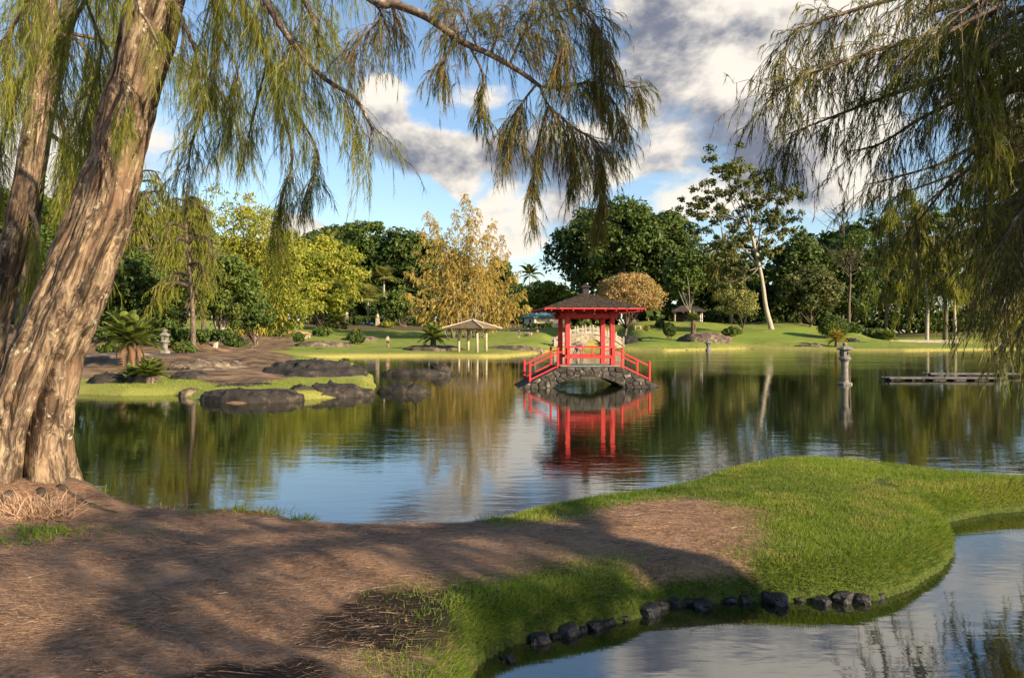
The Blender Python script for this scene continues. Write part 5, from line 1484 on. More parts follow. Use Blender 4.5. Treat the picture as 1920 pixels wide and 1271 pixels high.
# ------------------------------------------------------------------ trees beyond the pond
def broadleaf(label, px, d, ytop, ybase_crown, wpx, mat, name='broadleaf_tree', nclump=90, n=110, leaf=0.75, crad=0.25, trunk_r=0.5, bark='bark_grey', depth=0.8, low=-0.85, namp=0.25,
              tint=0.5, lean=0.0, limbs=7, flat=0.75, group=None, seed=0, jit=0.6, droop=0.0, aspect=0.5, trunk_px=None, inner=0.70, core=True):
    """one tree: base on the ground at column trunk_px, crown between ytop and ybase_crown, wpx wide"""
    tp = px if trunk_px is None else trunk_px
    bx_, by_, bz = stand(tp, d)
    xc = gx(px, d)
    zt = H - (ytop - HY) / F * d
    zb = H - (ybase_crown - HY) / F * d
    rx = wpx / 2 / F * d
    rz = (zt - zb) / 2
    t = empty(name, (0, 0, 0))
    tag(t, label, 'tree', group)
    c = np.array([xc, d, zb + rz])
    cl = dome_clumps(int(nclump * 1.5), c, rx * 0.92, rx * depth * 0.92, rz * 0.92, low, namp, inner, seed)[:nclump]
    cr = crad * min(rx, rz * 1.3) * rng.uniform(0.65, 1.35, len(cl))
    Lv = Leaves()
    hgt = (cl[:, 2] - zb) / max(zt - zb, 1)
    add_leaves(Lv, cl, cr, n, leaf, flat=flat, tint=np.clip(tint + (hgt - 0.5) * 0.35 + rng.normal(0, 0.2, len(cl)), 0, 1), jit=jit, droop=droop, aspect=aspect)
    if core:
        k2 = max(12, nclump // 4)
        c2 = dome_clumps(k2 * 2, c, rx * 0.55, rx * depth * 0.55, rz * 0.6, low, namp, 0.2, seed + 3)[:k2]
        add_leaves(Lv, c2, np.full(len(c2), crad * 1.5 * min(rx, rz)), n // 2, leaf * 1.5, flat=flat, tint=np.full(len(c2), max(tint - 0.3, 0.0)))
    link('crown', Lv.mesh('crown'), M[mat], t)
    top = (xc + lean, d, zb + rz * 0.7)
    mid = ((bx_ + xc) / 2 + rng.normal(0, 0.3), d, (bz + zb) / 2)
    link('trunk', trunk_mesh('trunk', [(bx_, by_, bz - 0.5), (bx_ + (mid[0] - bx_) * 0.3, by_, bz + (mid[2] - bz) * 0.4), mid, top], [trunk_r * 1.35, trunk_r, trunk_r * 0.85, trunk_r * 0.45], 12, 0.14), M[bark], t)
    if limbs:
        ends = cl[rng.choice(len(cl), min(limbs, len(cl)), replace=False)]
        limbs_mb((mid[0], mid[1], max(mid[2], bz + 0.5)), ends, trunk_r * 0.5, trunk_r * 0.1).build('limb', M[bark], t, smooth=True)
    return t

G1 = 'dark broad-crowned trees behind the parked cars'
# dark wood behind the cars
broadleaf('tall dark evergreen with layered crown behind the parked blue car', 655, 262, 412, 560, 190, 'leaf_dark', nclump=120, n=90, leaf=1.5, seed=1, group=G1, flat=0.45)
broadleaf('dark evergreen with flat tiered top touching the golden bamboo', 765, 258, 418, 575, 150, 'leaf_dark', nclump=100, n=90, leaf=1.5, seed=2, group=G1, flat=0.45)
broadleaf('dark tree whose crown shows between the bamboo clump and the dark evergreens', 590, 270, 430, 580, 130, 'leaf_dark', nclump=70, n=80, leaf=1.5, seed=3, group=G1, flat=0.5)
broadleaf('small dark tree showing past the golden bamboo toward the cottage', 938, 262, 476, 590, 62, 'leaf_dark', nclump=60, n=80, leaf=1.4, seed=4)
broadleaf('low green tree with pale limbs behind the dark clipped hedge', 745, 200, 545, 605, 66, 'leaf_mid', nclump=60, n=80, leaf=0.8, seed=5, trunk_r=0.3, trunk_px=762)
broadleaf('dark tree with slim pale stems beside the white car', 612, 225, 540, 606, 84, 'leaf_dark', nclump=60, n=80, leaf=1.0, seed=6, trunk_r=0.3, limbs=5)
broadleaf('shadowy low tree filling the gap behind the blue car', 700, 235, 540, 606, 90, 'leaf_dark', nclump=60, n=80, leaf=1.1, seed=7, trunk_r=0.3)
# the great dark banyan
broadleaf('huge dark spreading banyan whose wide crown towers behind the red pavilion', 1172, 215, 372, 590, 296, 'leaf_dark', name='banyan_tree', nclump=210, n=130, leaf=1.25, crad=0.17, trunk_r=1.6, seed=11, low=-0.55, namp=0.32, tint=0.6, limbs=16, flat=0.7, depth=0.7, trunk_px=1200)
broadleaf('lighter green tree with crooked pale stem in front of the banyan', 1283, 175, 478, 560, 84, 'leaf_mid', nclump=70, n=80, leaf=0.8, crad=0.26, trunk_r=0.28, bark='bark_pale', seed=12, lean=-1.0, trunk_px=1302, tint=0.6)
broadleaf('round yellow green tree behind the cottage roof', 1022, 232, 525, 602, 108, 'leaf_yellow', nclump=70, n=90, leaf=0.9, seed=13, trunk_r=0.3, tint=0.25, droop=0.6)
broadleaf('round dry pinkish brown tree on the lawn beside the pavilion', 1182, 168, 510, 603, 128, 'leaf_pink', nclump=150, n=110, leaf=0.42, crad=0.20, trunk_r=0.30, seed=14, trunk_px=1172, limbs=14, low=-0.5, flat=0.9, namp=0.15)
# eucalyptus
def eucalyptus():
    d = 172.0
    t = empty('eucalyptus_tree', (0, 0, 0))
    tag(t, 'very tall airy eucalyptus with leaning white trunk and bare pale limbs', 'tree')
    b = stand(1448, d)
    pth = [(b[0], b[1], b[2] - 0.4)] + [at(x, y, d) for x, y in [(1436, 575), (1428, 520), (1412, 450), (1400, 395), (1392, 350)]]
    link('trunk', trunk_mesh('trunk', pth, [0.62, 0.44, 0.38, 0.30, 0.20, 0.10], 14, 0.1, 6), M['bark_pale'], t)
    Lv = Leaves(); mb = MB()
    tips = [(1348, 318, 24), (1372, 305, 22), (1392, 305, 26), (1410, 330, 24), (1425, 350, 22), (1360, 345, 24), (1335, 365, 24), (1385, 345, 24), (1312, 385, 18), (1330, 400, 20), (1345, 420, 22), (1365, 390, 20), (1308, 378, 14),
            (1450, 362, 20), (1470, 372, 22), (1488, 400, 18), (1460, 410, 22), (1440, 420, 20), (1475, 425, 16), (1430, 390, 18), (1400, 370, 20), (1405, 420, 18), (1380, 430, 18), (1355, 450, 18), (1340, 470, 16), (1375, 470, 18),
            (1398, 460, 14), (1450, 455, 16), (1440, 480, 14), (1370, 505, 18), (1360, 530, 16), (1390, 530, 14), (1385, 500, 14)]
    cen = []
    for (x, y, r_) in tips:
        dd = d + rng.uniform(-4, 4)
        e_ = np.array(at(x, y, dd)); cen.append((e_, r_ / F * d))
        s0, _ = path_at(np.array(pth), np.array([rng.uniform(0.42, 0.85)]))
        s0 = s0[0]
        if s0[2] > e_[2] - 0.5: s0, _ = path_at(np.array(pth), np.array([0.45])); s0 = s0[0]
        m_ = (s0 + e_) / 2 + np.array([rng.normal(0, 0.6), rng.normal(0, 0.6), -0.7])
        pp = smooth_path([s0, m_, e_], 5)
        mb.tube(pp, np.linspace(0.16, 0.035, len(pp)), 5)
    cc = np.array([c[0] for c in cen]); rr = np.array([c[1] for c in cen])
    c2 = np.concatenate([cc + rng.normal(size=cc.shape) * rr[:, None] * 0.85 for _ in range(7)])
    add_leaves(Lv, c2, np.concatenate([rr] * 7) * 0.55, 60, 0.80, flat=0.7, fill=0.2, droop=0.5)
    mb.build('limb', M['bark_pale'], t, smooth=True)
    link('crown', Lv.mesh('crown'), M['leaf_olive'], t)
eucalyptus()

def far_ironwood(label, px, d, ytop, ylow, wpx, mat, nb=16, group=None, trunk_r=0.45, tint=0.4, trunk_px=None, tw=26, bark='bark_grey', nlen=1.2, width=0.15, slen=2.7, bare=False, K=9):
    """feathery weeping tree seen across the pond"""
    tp = trunk_px if trunk_px is not None else px
    b = stand(tp, d)
    zt, zl = H - (ytop - HY) / F * d, H - (ylow - HY) / F * d
    rx = wpx / 2 / F * d
    t = empty('ironwood_tree', (0, 0, 0))
    tag(t, label, 'tree', group)
    pth = [(b[0], b[1], b[2] - 0.4), (b[0] + rng.normal(0, 0.3), d, (b[2] + zt) * 0.35), (gx(px, d) + rng.normal(0, 0.3), d, (b[2] + zt) * 0.7), (gx(px, d), d, zt - 0.5)]
    link('trunk', trunk_mesh('trunk', pth, [trunk_r * 1.3, trunk_r, trunk_r * 0.7, 0.08], 12, 0.14), M[bark], t)
    wood = MB(); Lv = Leaves()
    for k_ in range(nb):
        f = rng.uniform(0.0, 1.0)
        z_ = zl + (zt - zl) * (0.25 + 0.72 * f)
        a = rng.uniform(0, 2 * math.pi)
        reach = rx * (1.0 - 0.55 * f) * rng.uniform(0.6, 1.05)
        s0, _ = path_at(np.array(pth), np.array([np.clip((z_ - b[2]) / (zt - b[2]) - 0.05, 0.15, 0.95)]))
        s0 = s0[0]
        e_ = s0 + np.array([math.cos(a) * reach, math.sin(a) * reach * 0.8, rng.uniform(-0.1, 0.25) * reach])
        e2 = e_ + np.array([math.cos(a) * reach * 0.12, math.sin(a) * reach * 0.1, -min(reach * 0.5, max(e_[2] - zl, 0.5))])
        add_bough(Lv, wood, [s0, (s0 + e_) / 2 + np.array([0, 0, reach * 0.12]), e_, e2], 0.14, 0.03, tw, slen * 1.0, 3, slen, K, nlen, width, spread=0.32, start=0.2, tint=tint, twr=0.03, down=0.7)
    wood.build('limb', M[bark], t, smooth=True)
    link('crown', Lv.mesh('crown'), M[mat], t)

def golden_bamboo():
    """feathery golden clump of tall plumes"""
    d = 150.0
    t = empty('golden_bamboo', (0, 0, 0))
    tag(t, 'tall feathery golden bamboo clump with pointed plumes beside the gazebo', 'bamboo')
    wood = MB(); Lv = Leaves()
    base = stand(878, d)
    plumes = [(872, 366, 1.0), (855, 395, 0.9), (895, 392, 0.9), (800, 398, 0.9), (815, 420, 0.8), (790, 430, 0.8), (925, 415, 0.85), (840, 430, 0.8), (910, 440, 0.8), (945, 445, 0.7), (778, 465, 0.7), (955, 470, 0.7),
              (880, 440, 0.8), (765, 510, 0.6), (970, 510, 0.6), (830, 470, 0.7), (930, 480, 0.7), (862, 470, 0.7), (985, 545, 0.5), (760, 550, 0.5), (800, 510, 0.6), (900, 500, 0.6), (845, 520, 0.6), (940, 530, 0.6),
              (990, 575, 0.4), (775, 580, 0.4), (815, 560, 0.5), (880, 550, 0.5), (920, 565, 0.5), (965, 570, 0.4), (850, 575, 0.5), (790, 600, 0.35), (835, 598, 0.4), (950, 600, 0.35)]
    for i, (x, y, s) in enumerate(plumes):
        dd = d + rng.uniform(-5, 5)
        e_ = np.array(at(x, y, dd))
        b_ = np.array([base[0] + (e_[0] - base[0]) * 0.25 + rng.normal(0, 0.5), dd * 0.5 + d * 0.5, base[2] - 0.3])
        hgt = e_[2] - b_[2]
        m_ = b_ + (e_ - b_) * np.array([0.35, 0.35, 0.62])
        path = smooth_path([b_, m_, e_], 6)
        wood.tube(path, np.linspace(0.10, 0.02, len(path)), 5)
        nn = int(120 * s + 50)
        lo = 0.42 if y < 420 else 0.30
        ss = np.clip(rng.uniform(lo, 1.0, nn) ** 0.85, 0, 1)
        p_, tg = path_at(path, ss)
        w_ = (1.0 - ss) ** 0.9 * (3.6 + 1.6 * np.sin(ss * 46 + i)) + 0.35
        o = p_ + nrm(rng.normal(size=(nn, 3)) * np.array([1, 1, 0.3])) * (w_ * rng.uniform(0.2, 1, nn))[:, None]
        a = nrm((o - p_) + tg * 0.4 + rng.normal(size=(nn, 3)) * 0.5)
        add_sprays(Lv, o, a, rng.uniform(0.9, 2.0, nn), 16, 0.55, 0.115, 0.5, 0.9, np.clip(rng.normal(0.5, 0.25, nn), 0, 1), stem=0.025)
    wood.build('culm', M['bark_pale'], t, smooth=True)
    link('foliage', Lv.mesh('foliage'), M['leaf_gold'], t)
golden_bamboo()

def green_bamboo(label, cx_px, d, plumes, culms, seed):
    t = empty('bamboo_clump', (0, 0, 0))
    tag(t, label, 'bamboo')
    Lv = Leaves(); wood = MB()
    base = stand(cx_px, d)
    for (x, y, r_) in plumes:
        dd = d + rng.uniform(-5, 4)
        e_ = np.array(at(x, y, dd))
        b_ = np.array([base[0] + (e_[0] - base[0]) * 0.3 + rng.normal(0, 0.5), d, base[2] - 0.3])
        m_ = b_ + (e_ - b_) * np.array([0.3, 0.3, 0.65])
        path = smooth_path([b_, m_, e_], 6)
        wood.tube(path, np.linspace(0.07, 0.02, len(path)), 5)
        nn = 95
        ss = np.clip(rng.uniform(0.35, 1.02, nn), 0, 1)
        p_, tg = path_at(path, ss)
        o = p_ + rng.normal(size=p_.shape) * (r_ / F * d * (0.85 - 0.45 * ss))[:, None]
        a = nrm((o - p_) * np.array([1, 1, 0.3]) + tg * 0.5 + rng.normal(size=(nn, 3)) * 0.4)
        add_sprays(Lv, o, a, rng.uniform(0.8, 1.9, nn), 11, 0.62, 0.20, 0.55, 0.9, np.clip(rng.normal(0.45 + 0.15 * math.sin(x), 0.22, nn), 0, 1), stem=0.02)
    cc = np.array([at(x, y + r_ * 0.5, d + rng.uniform(-3, 3)) for (x, y, r_) in plumes for _ in range(3)])
    cc += rng.normal(size=cc.shape) * 1.6
    rr = np.array([r_ / F * d for (x, y, r_) in plumes for _ in range(3)]) * 0.75
    add_leaves(Lv, cc, rr, 120, 0.62, flat=0.8, fill=0.3, droop=0.9, aspect=0.34, jit=0.8)
    for k_ in range(culms):
        x0 = base[0] + rng.normal(0, 1.6)
        x1 = x0 + rng.normal(0, 1.2)
        z1 = base[2] + rng.uniform(5, 9)
        dy = rng.uniform(-3.5, -2.2)
        wood.tube([(x0, d + dy, gz(x0, d + dy) - 0.2), ((x0 + x1) / 2, d + dy, (base[2] + z1) / 2), (x1, d + dy * 0.6, z1)], [0.07, 0.065, 0.05], 6)
    wood.build('culm', M['bamboo'], t, smooth=True)
    link('foliage', Lv.mesh('foliage'), M['leaf_yellow'], t)

green_bamboo('tall yellow green bamboo thicket with golden culms above the sandy bank', 470, 128,
             [(400, 385, 30), (430, 400, 30), (455, 372, 22), (480, 395, 26), (500, 425, 30), (530, 440, 28), (420, 440, 32), (460, 450, 34), (500, 480, 34), (540, 490, 30), (440, 500, 34), (480, 530, 34), (520, 540, 34), (550, 545, 28),
              (460, 580, 28), (500, 590, 30), (540, 590, 28), (400, 440, 30), (385, 480, 30), (420, 560, 26), (575, 570, 24), (375, 410, 30), (380, 540, 30), (440, 420, 32), (470, 415, 32), (515, 455, 32), (550, 465, 28), (410, 500, 32)], 26, 1)
broadleaf('bright yellow green dome shaped tree sloping down beside the parked cars', 588, 178, 436, 600, 190, 'leaf_yellow', name='monkeypod_tree', nclump=170, n=110, leaf=0.75, crad=0.20, seed=21, low=-0.6, flat=0.5, tint=0.55, depth=0.8, trunk_r=0.5, trunk_px=600)
broadleaf('smaller yellow green tree in front of the dome shaped one, beside the pale lantern', 610, 165, 520, 603, 120, 'leaf_yellow', nclump=90, n=90, leaf=0.65, crad=0.24, seed=22, low=-0.7, flat=0.5, tint=0.5, trunk_r=0.3, trunk_px=590)
broadleaf('mid green tree with crooked pinkish trunk standing on the brown bank', 432, 66, 485, 612, 130, 'leaf_mid', nclump=90, n=90, leaf=0.34, crad=0.26, trunk_r=0.21, bark='bark_pale', seed=23, trunk_px=402, low=-0.9, tint=0.5, limbs=10, namp=0.3, core=False)
broadleaf('dark leafy tree behind the tiered lantern', 262, 66, 470, 655, 190, 'leaf_dark', nclump=120, n=100, leaf=0.36, crad=0.24, trunk_r=0.25, seed=24, low=-0.95, tint=0.6)
broadleaf('dark leafy tree behind the massive leaning trunk', 130, 62, 430, 650, 200, 'leaf_dark', nclump=110, n=90, leaf=0.38, crad=0.24, trunk_r=0.25, seed=25, low=-0.95, tint=0.5)
broadleaf('dark leafy bushy tree below the bamboo beside the crooked trunk', 470, 92, 540, 636, 90, 'leaf_dark', nclump=70, n=80, leaf=0.4, crad=0.25, trunk_r=0.2, seed=26, low=-0.7, tint=0.7)
broadleaf('olive green tree with drooping crown rising behind the dark trees', 330, 100, 375, 600, 170, 'leaf_olive', nclump=110, n=90, leaf=0.55, crad=0.24, trunk_r=0.35, seed=27, low=-0.7, tint=0.6, droop=0.8)
broadleaf('green tree seen behind the slimmer ironwood trunk', 40, 95, 330, 620, 200, 'leaf_mid', nclump=110, n=90, leaf=0.55, crad=0.24, trunk_r=0.35, seed=28, low=-0.7, tint=0.4)
far_ironwood('broad shaggy yellow green ironwood rising behind the tiered lantern', 255, 84, 285, 585, 190, 'needle_gold', nb=34, trunk_r=0.25, trunk_px=285, tint=0.5, tw=22, nlen=0.55, width=0.05, slen=1.3)
far_ironwood('shaggy yellow green ironwood behind the crooked pinkish trunk', 345, 92, 335, 570, 130, 'needle_gold', nb=28, trunk_r=0.22, trunk_px=380, tint=0.65, tw=20, nlen=0.6, width=0.055, slen=1.4)
far_ironwood('weeping ironwood with yellowish hanging needles between the lantern and the crooked trunk', 352, 58, 330, 600, 150, 'needle_gold', nb=20, trunk_r=0.16, trunk_px=362, tint=0.55, tw=22, nlen=0.40, width=0.03, slen=0.95)

# right-hand wood
G2 = 'dark trees behind the far lawn'
broadleaf('dark tree filling the gap between the banyan and the eucalyptus', 1340, 205, 470, 600, 100, 'leaf_dark', nclump=70, n=90, leaf=1.0, seed=31, group=G2, low=-0.95, trunk_r=0.4)
broadleaf('dense dark tree just past the eucalyptus trunk', 1500, 200, 428, 608, 130, 'leaf_dark', nclump=120, n=100, leaf=1.0, seed=32, group=G2, low=-0.95, trunk_r=0.6, namp=0.3)
broadleaf('dense dark tree with a flat top between the eucalyptus and the ironwood stand', 1590, 205, 428, 610, 130, 'leaf_dark', nclump=120, n=100, leaf=1.0, seed=33, group=G2, low=-0.95, trunk_r=0.6, namp=0.3)
broadleaf('mid green layered tree in front of the dense dark trees', 1520, 182, 500, 606, 120, 'leaf_olive', nclump=80, n=90, leaf=0.8, seed=34, low=-0.6, trunk_r=0.4, tint=0.4)
broadleaf('dark tree in the shade behind the small cream flowered tree', 1410, 208, 530, 606, 110, 'leaf_dark', nclump=60, n=80, leaf=1.0, seed=35, group=G2, low=-0.95, trunk_r=0.4)
broadleaf('dark wood edge tree behind the weeping ironwoods', 1690, 290, 430, 622, 170, 'leaf_dark', nclump=100, n=90, leaf=1.2, seed=36, group=G2, low=-0.95, trunk_r=0.5)
broadleaf('small cream leaved tree on the lawn below the eucalyptus', 1383, 160, 540, 606, 78, 'leaf_light', nclump=60, n=80, leaf=0.45, crad=0.28, trunk_r=0.16, seed=39, trunk_px=1390, low=-0.5)
G3 = 'weeping ironwoods beyond the kerb'
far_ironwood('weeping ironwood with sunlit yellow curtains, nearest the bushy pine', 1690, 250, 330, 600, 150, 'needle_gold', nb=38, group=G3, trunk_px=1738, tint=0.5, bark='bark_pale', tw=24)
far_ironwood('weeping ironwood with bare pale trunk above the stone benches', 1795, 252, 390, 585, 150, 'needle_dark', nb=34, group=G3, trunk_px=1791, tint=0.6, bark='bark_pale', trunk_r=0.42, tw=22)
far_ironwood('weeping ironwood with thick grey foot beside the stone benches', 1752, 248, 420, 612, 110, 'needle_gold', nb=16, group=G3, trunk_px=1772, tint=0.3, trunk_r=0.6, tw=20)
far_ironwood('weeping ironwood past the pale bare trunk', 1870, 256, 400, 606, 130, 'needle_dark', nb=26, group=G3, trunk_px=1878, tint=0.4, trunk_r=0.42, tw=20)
far_ironwood('thin ironwood in shade behind the yellow curtains', 1655, 258, 380, 606, 90, 'needle_dark', nb=16, group=G3, trunk_px=1662, tint=0.3, trunk_r=0.4, tw=20)
far_ironwood('feathery dark ironwood rising behind the eucalyptus', 1352, 190, 420, 560, 80, 'needle_dark', nb=14, trunk_px=1370, tint=0.5, trunk_r=0.35, tw=18)

# bare treetop and tangle of dead branches
def bare_tree(label, px, d, ybase, ytop, wpx, n=26, mat='bark_grey', seed=3, name='bare_tree'):
    t = empty(name, (0, 0, 0)); tag(t, label, 'tree')
    rs = np.random.default_rng(seed)
    b = stand(px, d)
    z0, z1 = H - (ybase - HY) / F * d, H - (ytop - HY) / F * d
    link('trunk', trunk_mesh('trunk', [(b[0], b[1], b[2] - 0.4), (b[0], d, (b[2] + z0) / 2), (b[0] + 0.3, d, z0), (b[0], d, z1)], [0.4, 0.3, 0.2, 0.05], 8), M[mat], t)
    mb = MB()
    for k_ in range(n):
        zz = rs.uniform(z0, z0 + (z1 - z0) * 0.7)
        s0 = np.array([b[0], d, zz])
        e_ = s0 + np.array([rs.normal(0, 1) * wpx / F * d * 0.4, rs.normal(0, 1) * 1.5, rs.uniform(0.3, 1.0) * (z1 - zz)])
        m_ = (s0 + e_) / 2 + rs.normal(size=3) * 0.5
        mb.tube(smooth_path([s0, m_, e_], 4), np.linspace(0.09, 0.025, 9), 4)
        for q in range(2):
            s1 = s0 + (e_ - s0) * rs.uniform(0.4, 0.9)
            mb.tube([s1, s1 + rs.normal(size=3) * 0.9 + np.array([0, 0, 0.7])], [0.04, 0.02], 3)
    mb.build('limb', M[mat], t)
bare_tree('bare leafless treetop rising above the dense dark trees', 1580, 215, 440, 378, 60, seed=3)
bare_tree('tangle of dead grey branches before the dense dark trees', 1592, 181, 520, 455, 70, n=40, mat='bark_grey', seed=5)

# ------------------------------------------------------------------ palms and cycads
def frond_mesh(name, L_=1.2, n=18, wid=0.30, arch=0.5, lw=0.035, fan=False):
    """one arching frond along +x: midrib and paired leaflets"""
    V_, F_ = [], []
    P_ = lambda s: np.array([L_ * s * (1 - 0.25 * arch * s), 0, L_ * (0.55 * s - arch * 1.25 * s * s)])
    for i in range(10):
        a, b = P_(i / 10), P_((i + 1) / 10)
        w = 0.012 * L_ * (1.1 - i / 10)
        k_ = len(V_)
        V_ += [a + [0, -w, 0.004], a + [0, w, 0.004], b + [0, w, 0.004], b + [0, -w, 0.004]]
        F_.append((k_, k_ + 1, k_ + 2, k_ + 3))
    for i in range(n):
        s = 0.12 + 0.88 * (i + 0.5) / n
        p_ = P_(s)
        ll = wid * math.sin(math.pi * min(0.12 + 0.86 * s, 1.0)) ** 0.6
        for sg in (-1, 1):
            d_ = np.array([0.55, sg * 1.0, -0.12])
            d_ /= np.linalg.norm(d_)
            k_ = len(V_)
            V_ += [p_ - [lw * 0.5, 0, 0], p_ + [lw * 0.5, 0, 0], p_ + d_ * ll * 0.6 + [lw * 0.6, 0, 0.01], p_ + d_ * ll + [0, 0, -ll * 0.15]]
            F_.append((k_, k_ + 1, k_ + 2, k_ + 3))
    t_ = np.array([0.3 + 0.5 * (v[0] / L_) for v in V_])
    return mesh_np(name, np.array(V_), np.array(F_), attrs={'tint': t_, 'tint2': np.clip(t_ * 0.6, 0, 1)})

def fan_mesh(name, L_=1.2, n=14):
    V_, F_ = [], []
    V_ += [np.array([0, -0.02, 0]), np.array([0, 0.02, 0]), np.array([L_ * 0.5, 0.015, L_ * 0.12]), np.array([L_ * 0.5, -0.015, L_ * 0.12])]
    F_.append((0, 1, 2, 3))
    o = np.array([L_ * 0.5, 0, L_ * 0.12])
    for i in range(n):
        a = R(-110 + 220 * i / (n - 1))
        d_ = np.array([math.cos(a), math.sin(a), 0.05 - 0.25 * abs(math.sin(a))])
        s_ = np.array([-math.sin(a), math.cos(a), 0]) * L_ * 0.05
        k_ = len(V_)
        V_ += [o, o + d_ * L_ * 0.32 + s_, o + d_ * L_ * 0.55 + [0, 0, -L_ * 0.08], o + d_ * L_ * 0.32 - s_]
        F_.append((k_, k_ + 1, k_ + 2, k_ + 3))
    t_ = rng.uniform(0.3, 0.9, len(V_))
    return mesh_np(name, np.array(V_), np.array(F_), attrs={'tint': t_, 'tint2': t_ * 0.5})

def rosette(parent, me, mat, c, n, el_lo, el_hi, scale=1.0, name='frond', seed=0):
    rs = random.Random(seed)
    if not me.materials: me.materials.append(M[mat])
    for k_ in range(n):
        o = bpy.data.objects.new(name, me); COL.objects.link(o); o.parent = parent
        az = 2 * math.pi * (k_ * 0.381966 + rs.uniform(-0.03, 0.03))
        el = R(el_lo + (el_hi - el_lo) * (k_ / max(n - 1, 1)) + rs.uniform(-6, 6))
        o.location = c
        o.rotation_euler = (0, -el, az)
        s = scale * rs.uniform(0.85, 1.12)
        o.scale = (s, s, s)

def cycad(label, loc, L_, trunk_h, n, mat='frond', trunk_r=0.16, wid=0.28, lean=0.0, skirt=0, el=(-8, 72), cat='cycad', seed=1, stems=None):
    t = empty('cycad_plant', loc); tag(t, label, cat)
    me = frond_mesh('frond', L_, 16, wid * L_, 0.45, 0.035 * L_ * 1.6)
    dry = frond_mesh('dead_frond', L_ * 0.9, 12, wid * L_ * 0.7, 0.8, 0.05 * L_) if skirt else None
    for i, (dx, hh, ln) in enumerate(stems or [(0.0, trunk_h, lean)]):
        link('trunk', trunk_mesh('trunk', [(dx, 0, -0.2), (dx + ln * 0.4, 0, hh * 0.5), (dx + ln, 0, hh)], [trunk_r * 1.2, trunk_r, trunk_r * 0.95], 10, 0.2), M['bark_grey'], t)
        rosette(t, me, mat, (dx + ln, 0, hh), n, el[0], el[1], 1.0, 'frond', seed + i)
        if skirt: rosette(t, dry, 'frond_dry', (dx + ln, 0, hh - 0.1), skirt, -72, -40, 1.0, 'dead_frond', seed + 7 + i)
    return t

cyc = stand(281, 33.2)
cycad('low cycad rosette with broad gold green fronds on the grass strip edge', cyc, 0.98, 0.25, 46, 'frond', 0.2, 0.20, el=(-2, 70), seed=3)
cycad('small dark green cycad tucked against the gold green one', stand(248, 34.0), 0.75, 0.2, 26, 'frond', 0.15, 0.2, seed=4)
cycad('twin trunked cycad tree with dead fronds hanging below a dark crown', stand(243, 40.5), 1.75, 1.25, 30, 'frond', 0.13, 0.20, skirt=6, seed=5, el=(-20, 70), stems=[(-0.14, 1.35, -0.05), (0.22, 1.2, 0.06)], cat='cycad')
cycad('golden tipped cycad on a short trunk at the far shore', stand(1569, 134), 2.1, 1.2, 40, 'frond_gold', 0.35, 0.2, seed=6, el=(-30, 70))
cycad('yellowish tree cycad with thick trunk on the dark rock bed', tuple(Vector(stand(1300, 143)) + Vector((0, 0, 0.6))), 2.0, 3.0, 34, 'frond', 0.45, 0.2, seed=7, skirt=12)
cycad('spreading low cycad at the foot of the dark wood', stand(1665, 168), 2.6, 0.6, 34, 'frond', 0.4, 0.2, seed=8)
cycad('leafy fern like plant growing on the lava bank beside the gazebo', tuple(Vector(stand(812, 100)) + Vector((0, 0, 0.5))), 2.2, 0.9, 36, 'frond', 0.35, 0.25, seed=9, el=(-30, 75), cat='plant')
cycad('broad leaved shrub with pale fronds by the gate pillar', stand(633, 196), 4.0, 1.0, 40, 'frond', 0.4, 0.25, seed=10, el=(-15, 80), cat='shrub')

def palm(label, px, d, ycrown, L_, n=16, fan=False, mat='frond', r_=0.2, lean=0.0, group=None, seed=0, skirt=0):
    b = stand(px, d)
    hh = H - (ycrown - HY) / F * d - b[2]
    t = empty('palm_tree', b); tag(t, label, 'palm', group)
    link('trunk', trunk_mesh('trunk', [(0, 0, -0.3), (lean * 0.3, 0, hh * 0.5), (lean, 0, hh)], [r_ * 1.3, r_, r_ * 0.85], 10, 0.08), M['bark_pale'], t)
    me = fan_mesh('frond', L_) if fan else frond_mesh('frond', L_, 22, 0.22 * L_, 0.55, 0.05 * L_)
    rosette(t, me, mat, (lean, 0, hh), n, -35, 72, 1.0, 'frond', seed)
    if skirt: rosette(t, fan_mesh('dead_frond', L_ * 0.9), 'frond_dry', (lean, 0, hh - 0.3), skirt, -80, -50, 1.0, 'dead_frond', seed + 3)
palm('tall fan palm with slim pale trunk before the dark wood', 720, 208, 518, 3.1, 26, True, 'leaf_light', 0.22, seed=1)
palm('shorter fan palm beside the tall one with pale drooping fans', 690, 206, 556, 3.4, 24, True, 'leaf_light', 0.22, seed=2)
palm('coconut palm with arching fronds beside the dome shaped tree', 610, 230, 462, 6.2, 20, False, 'frond', 0.2, 1.0, seed=3)
palm('coconut palm crown showing above the yellow green tree behind the cottage', 990, 262, 516, 5.5, 18, False, 'frond', 0.2, 0.6, seed=4)

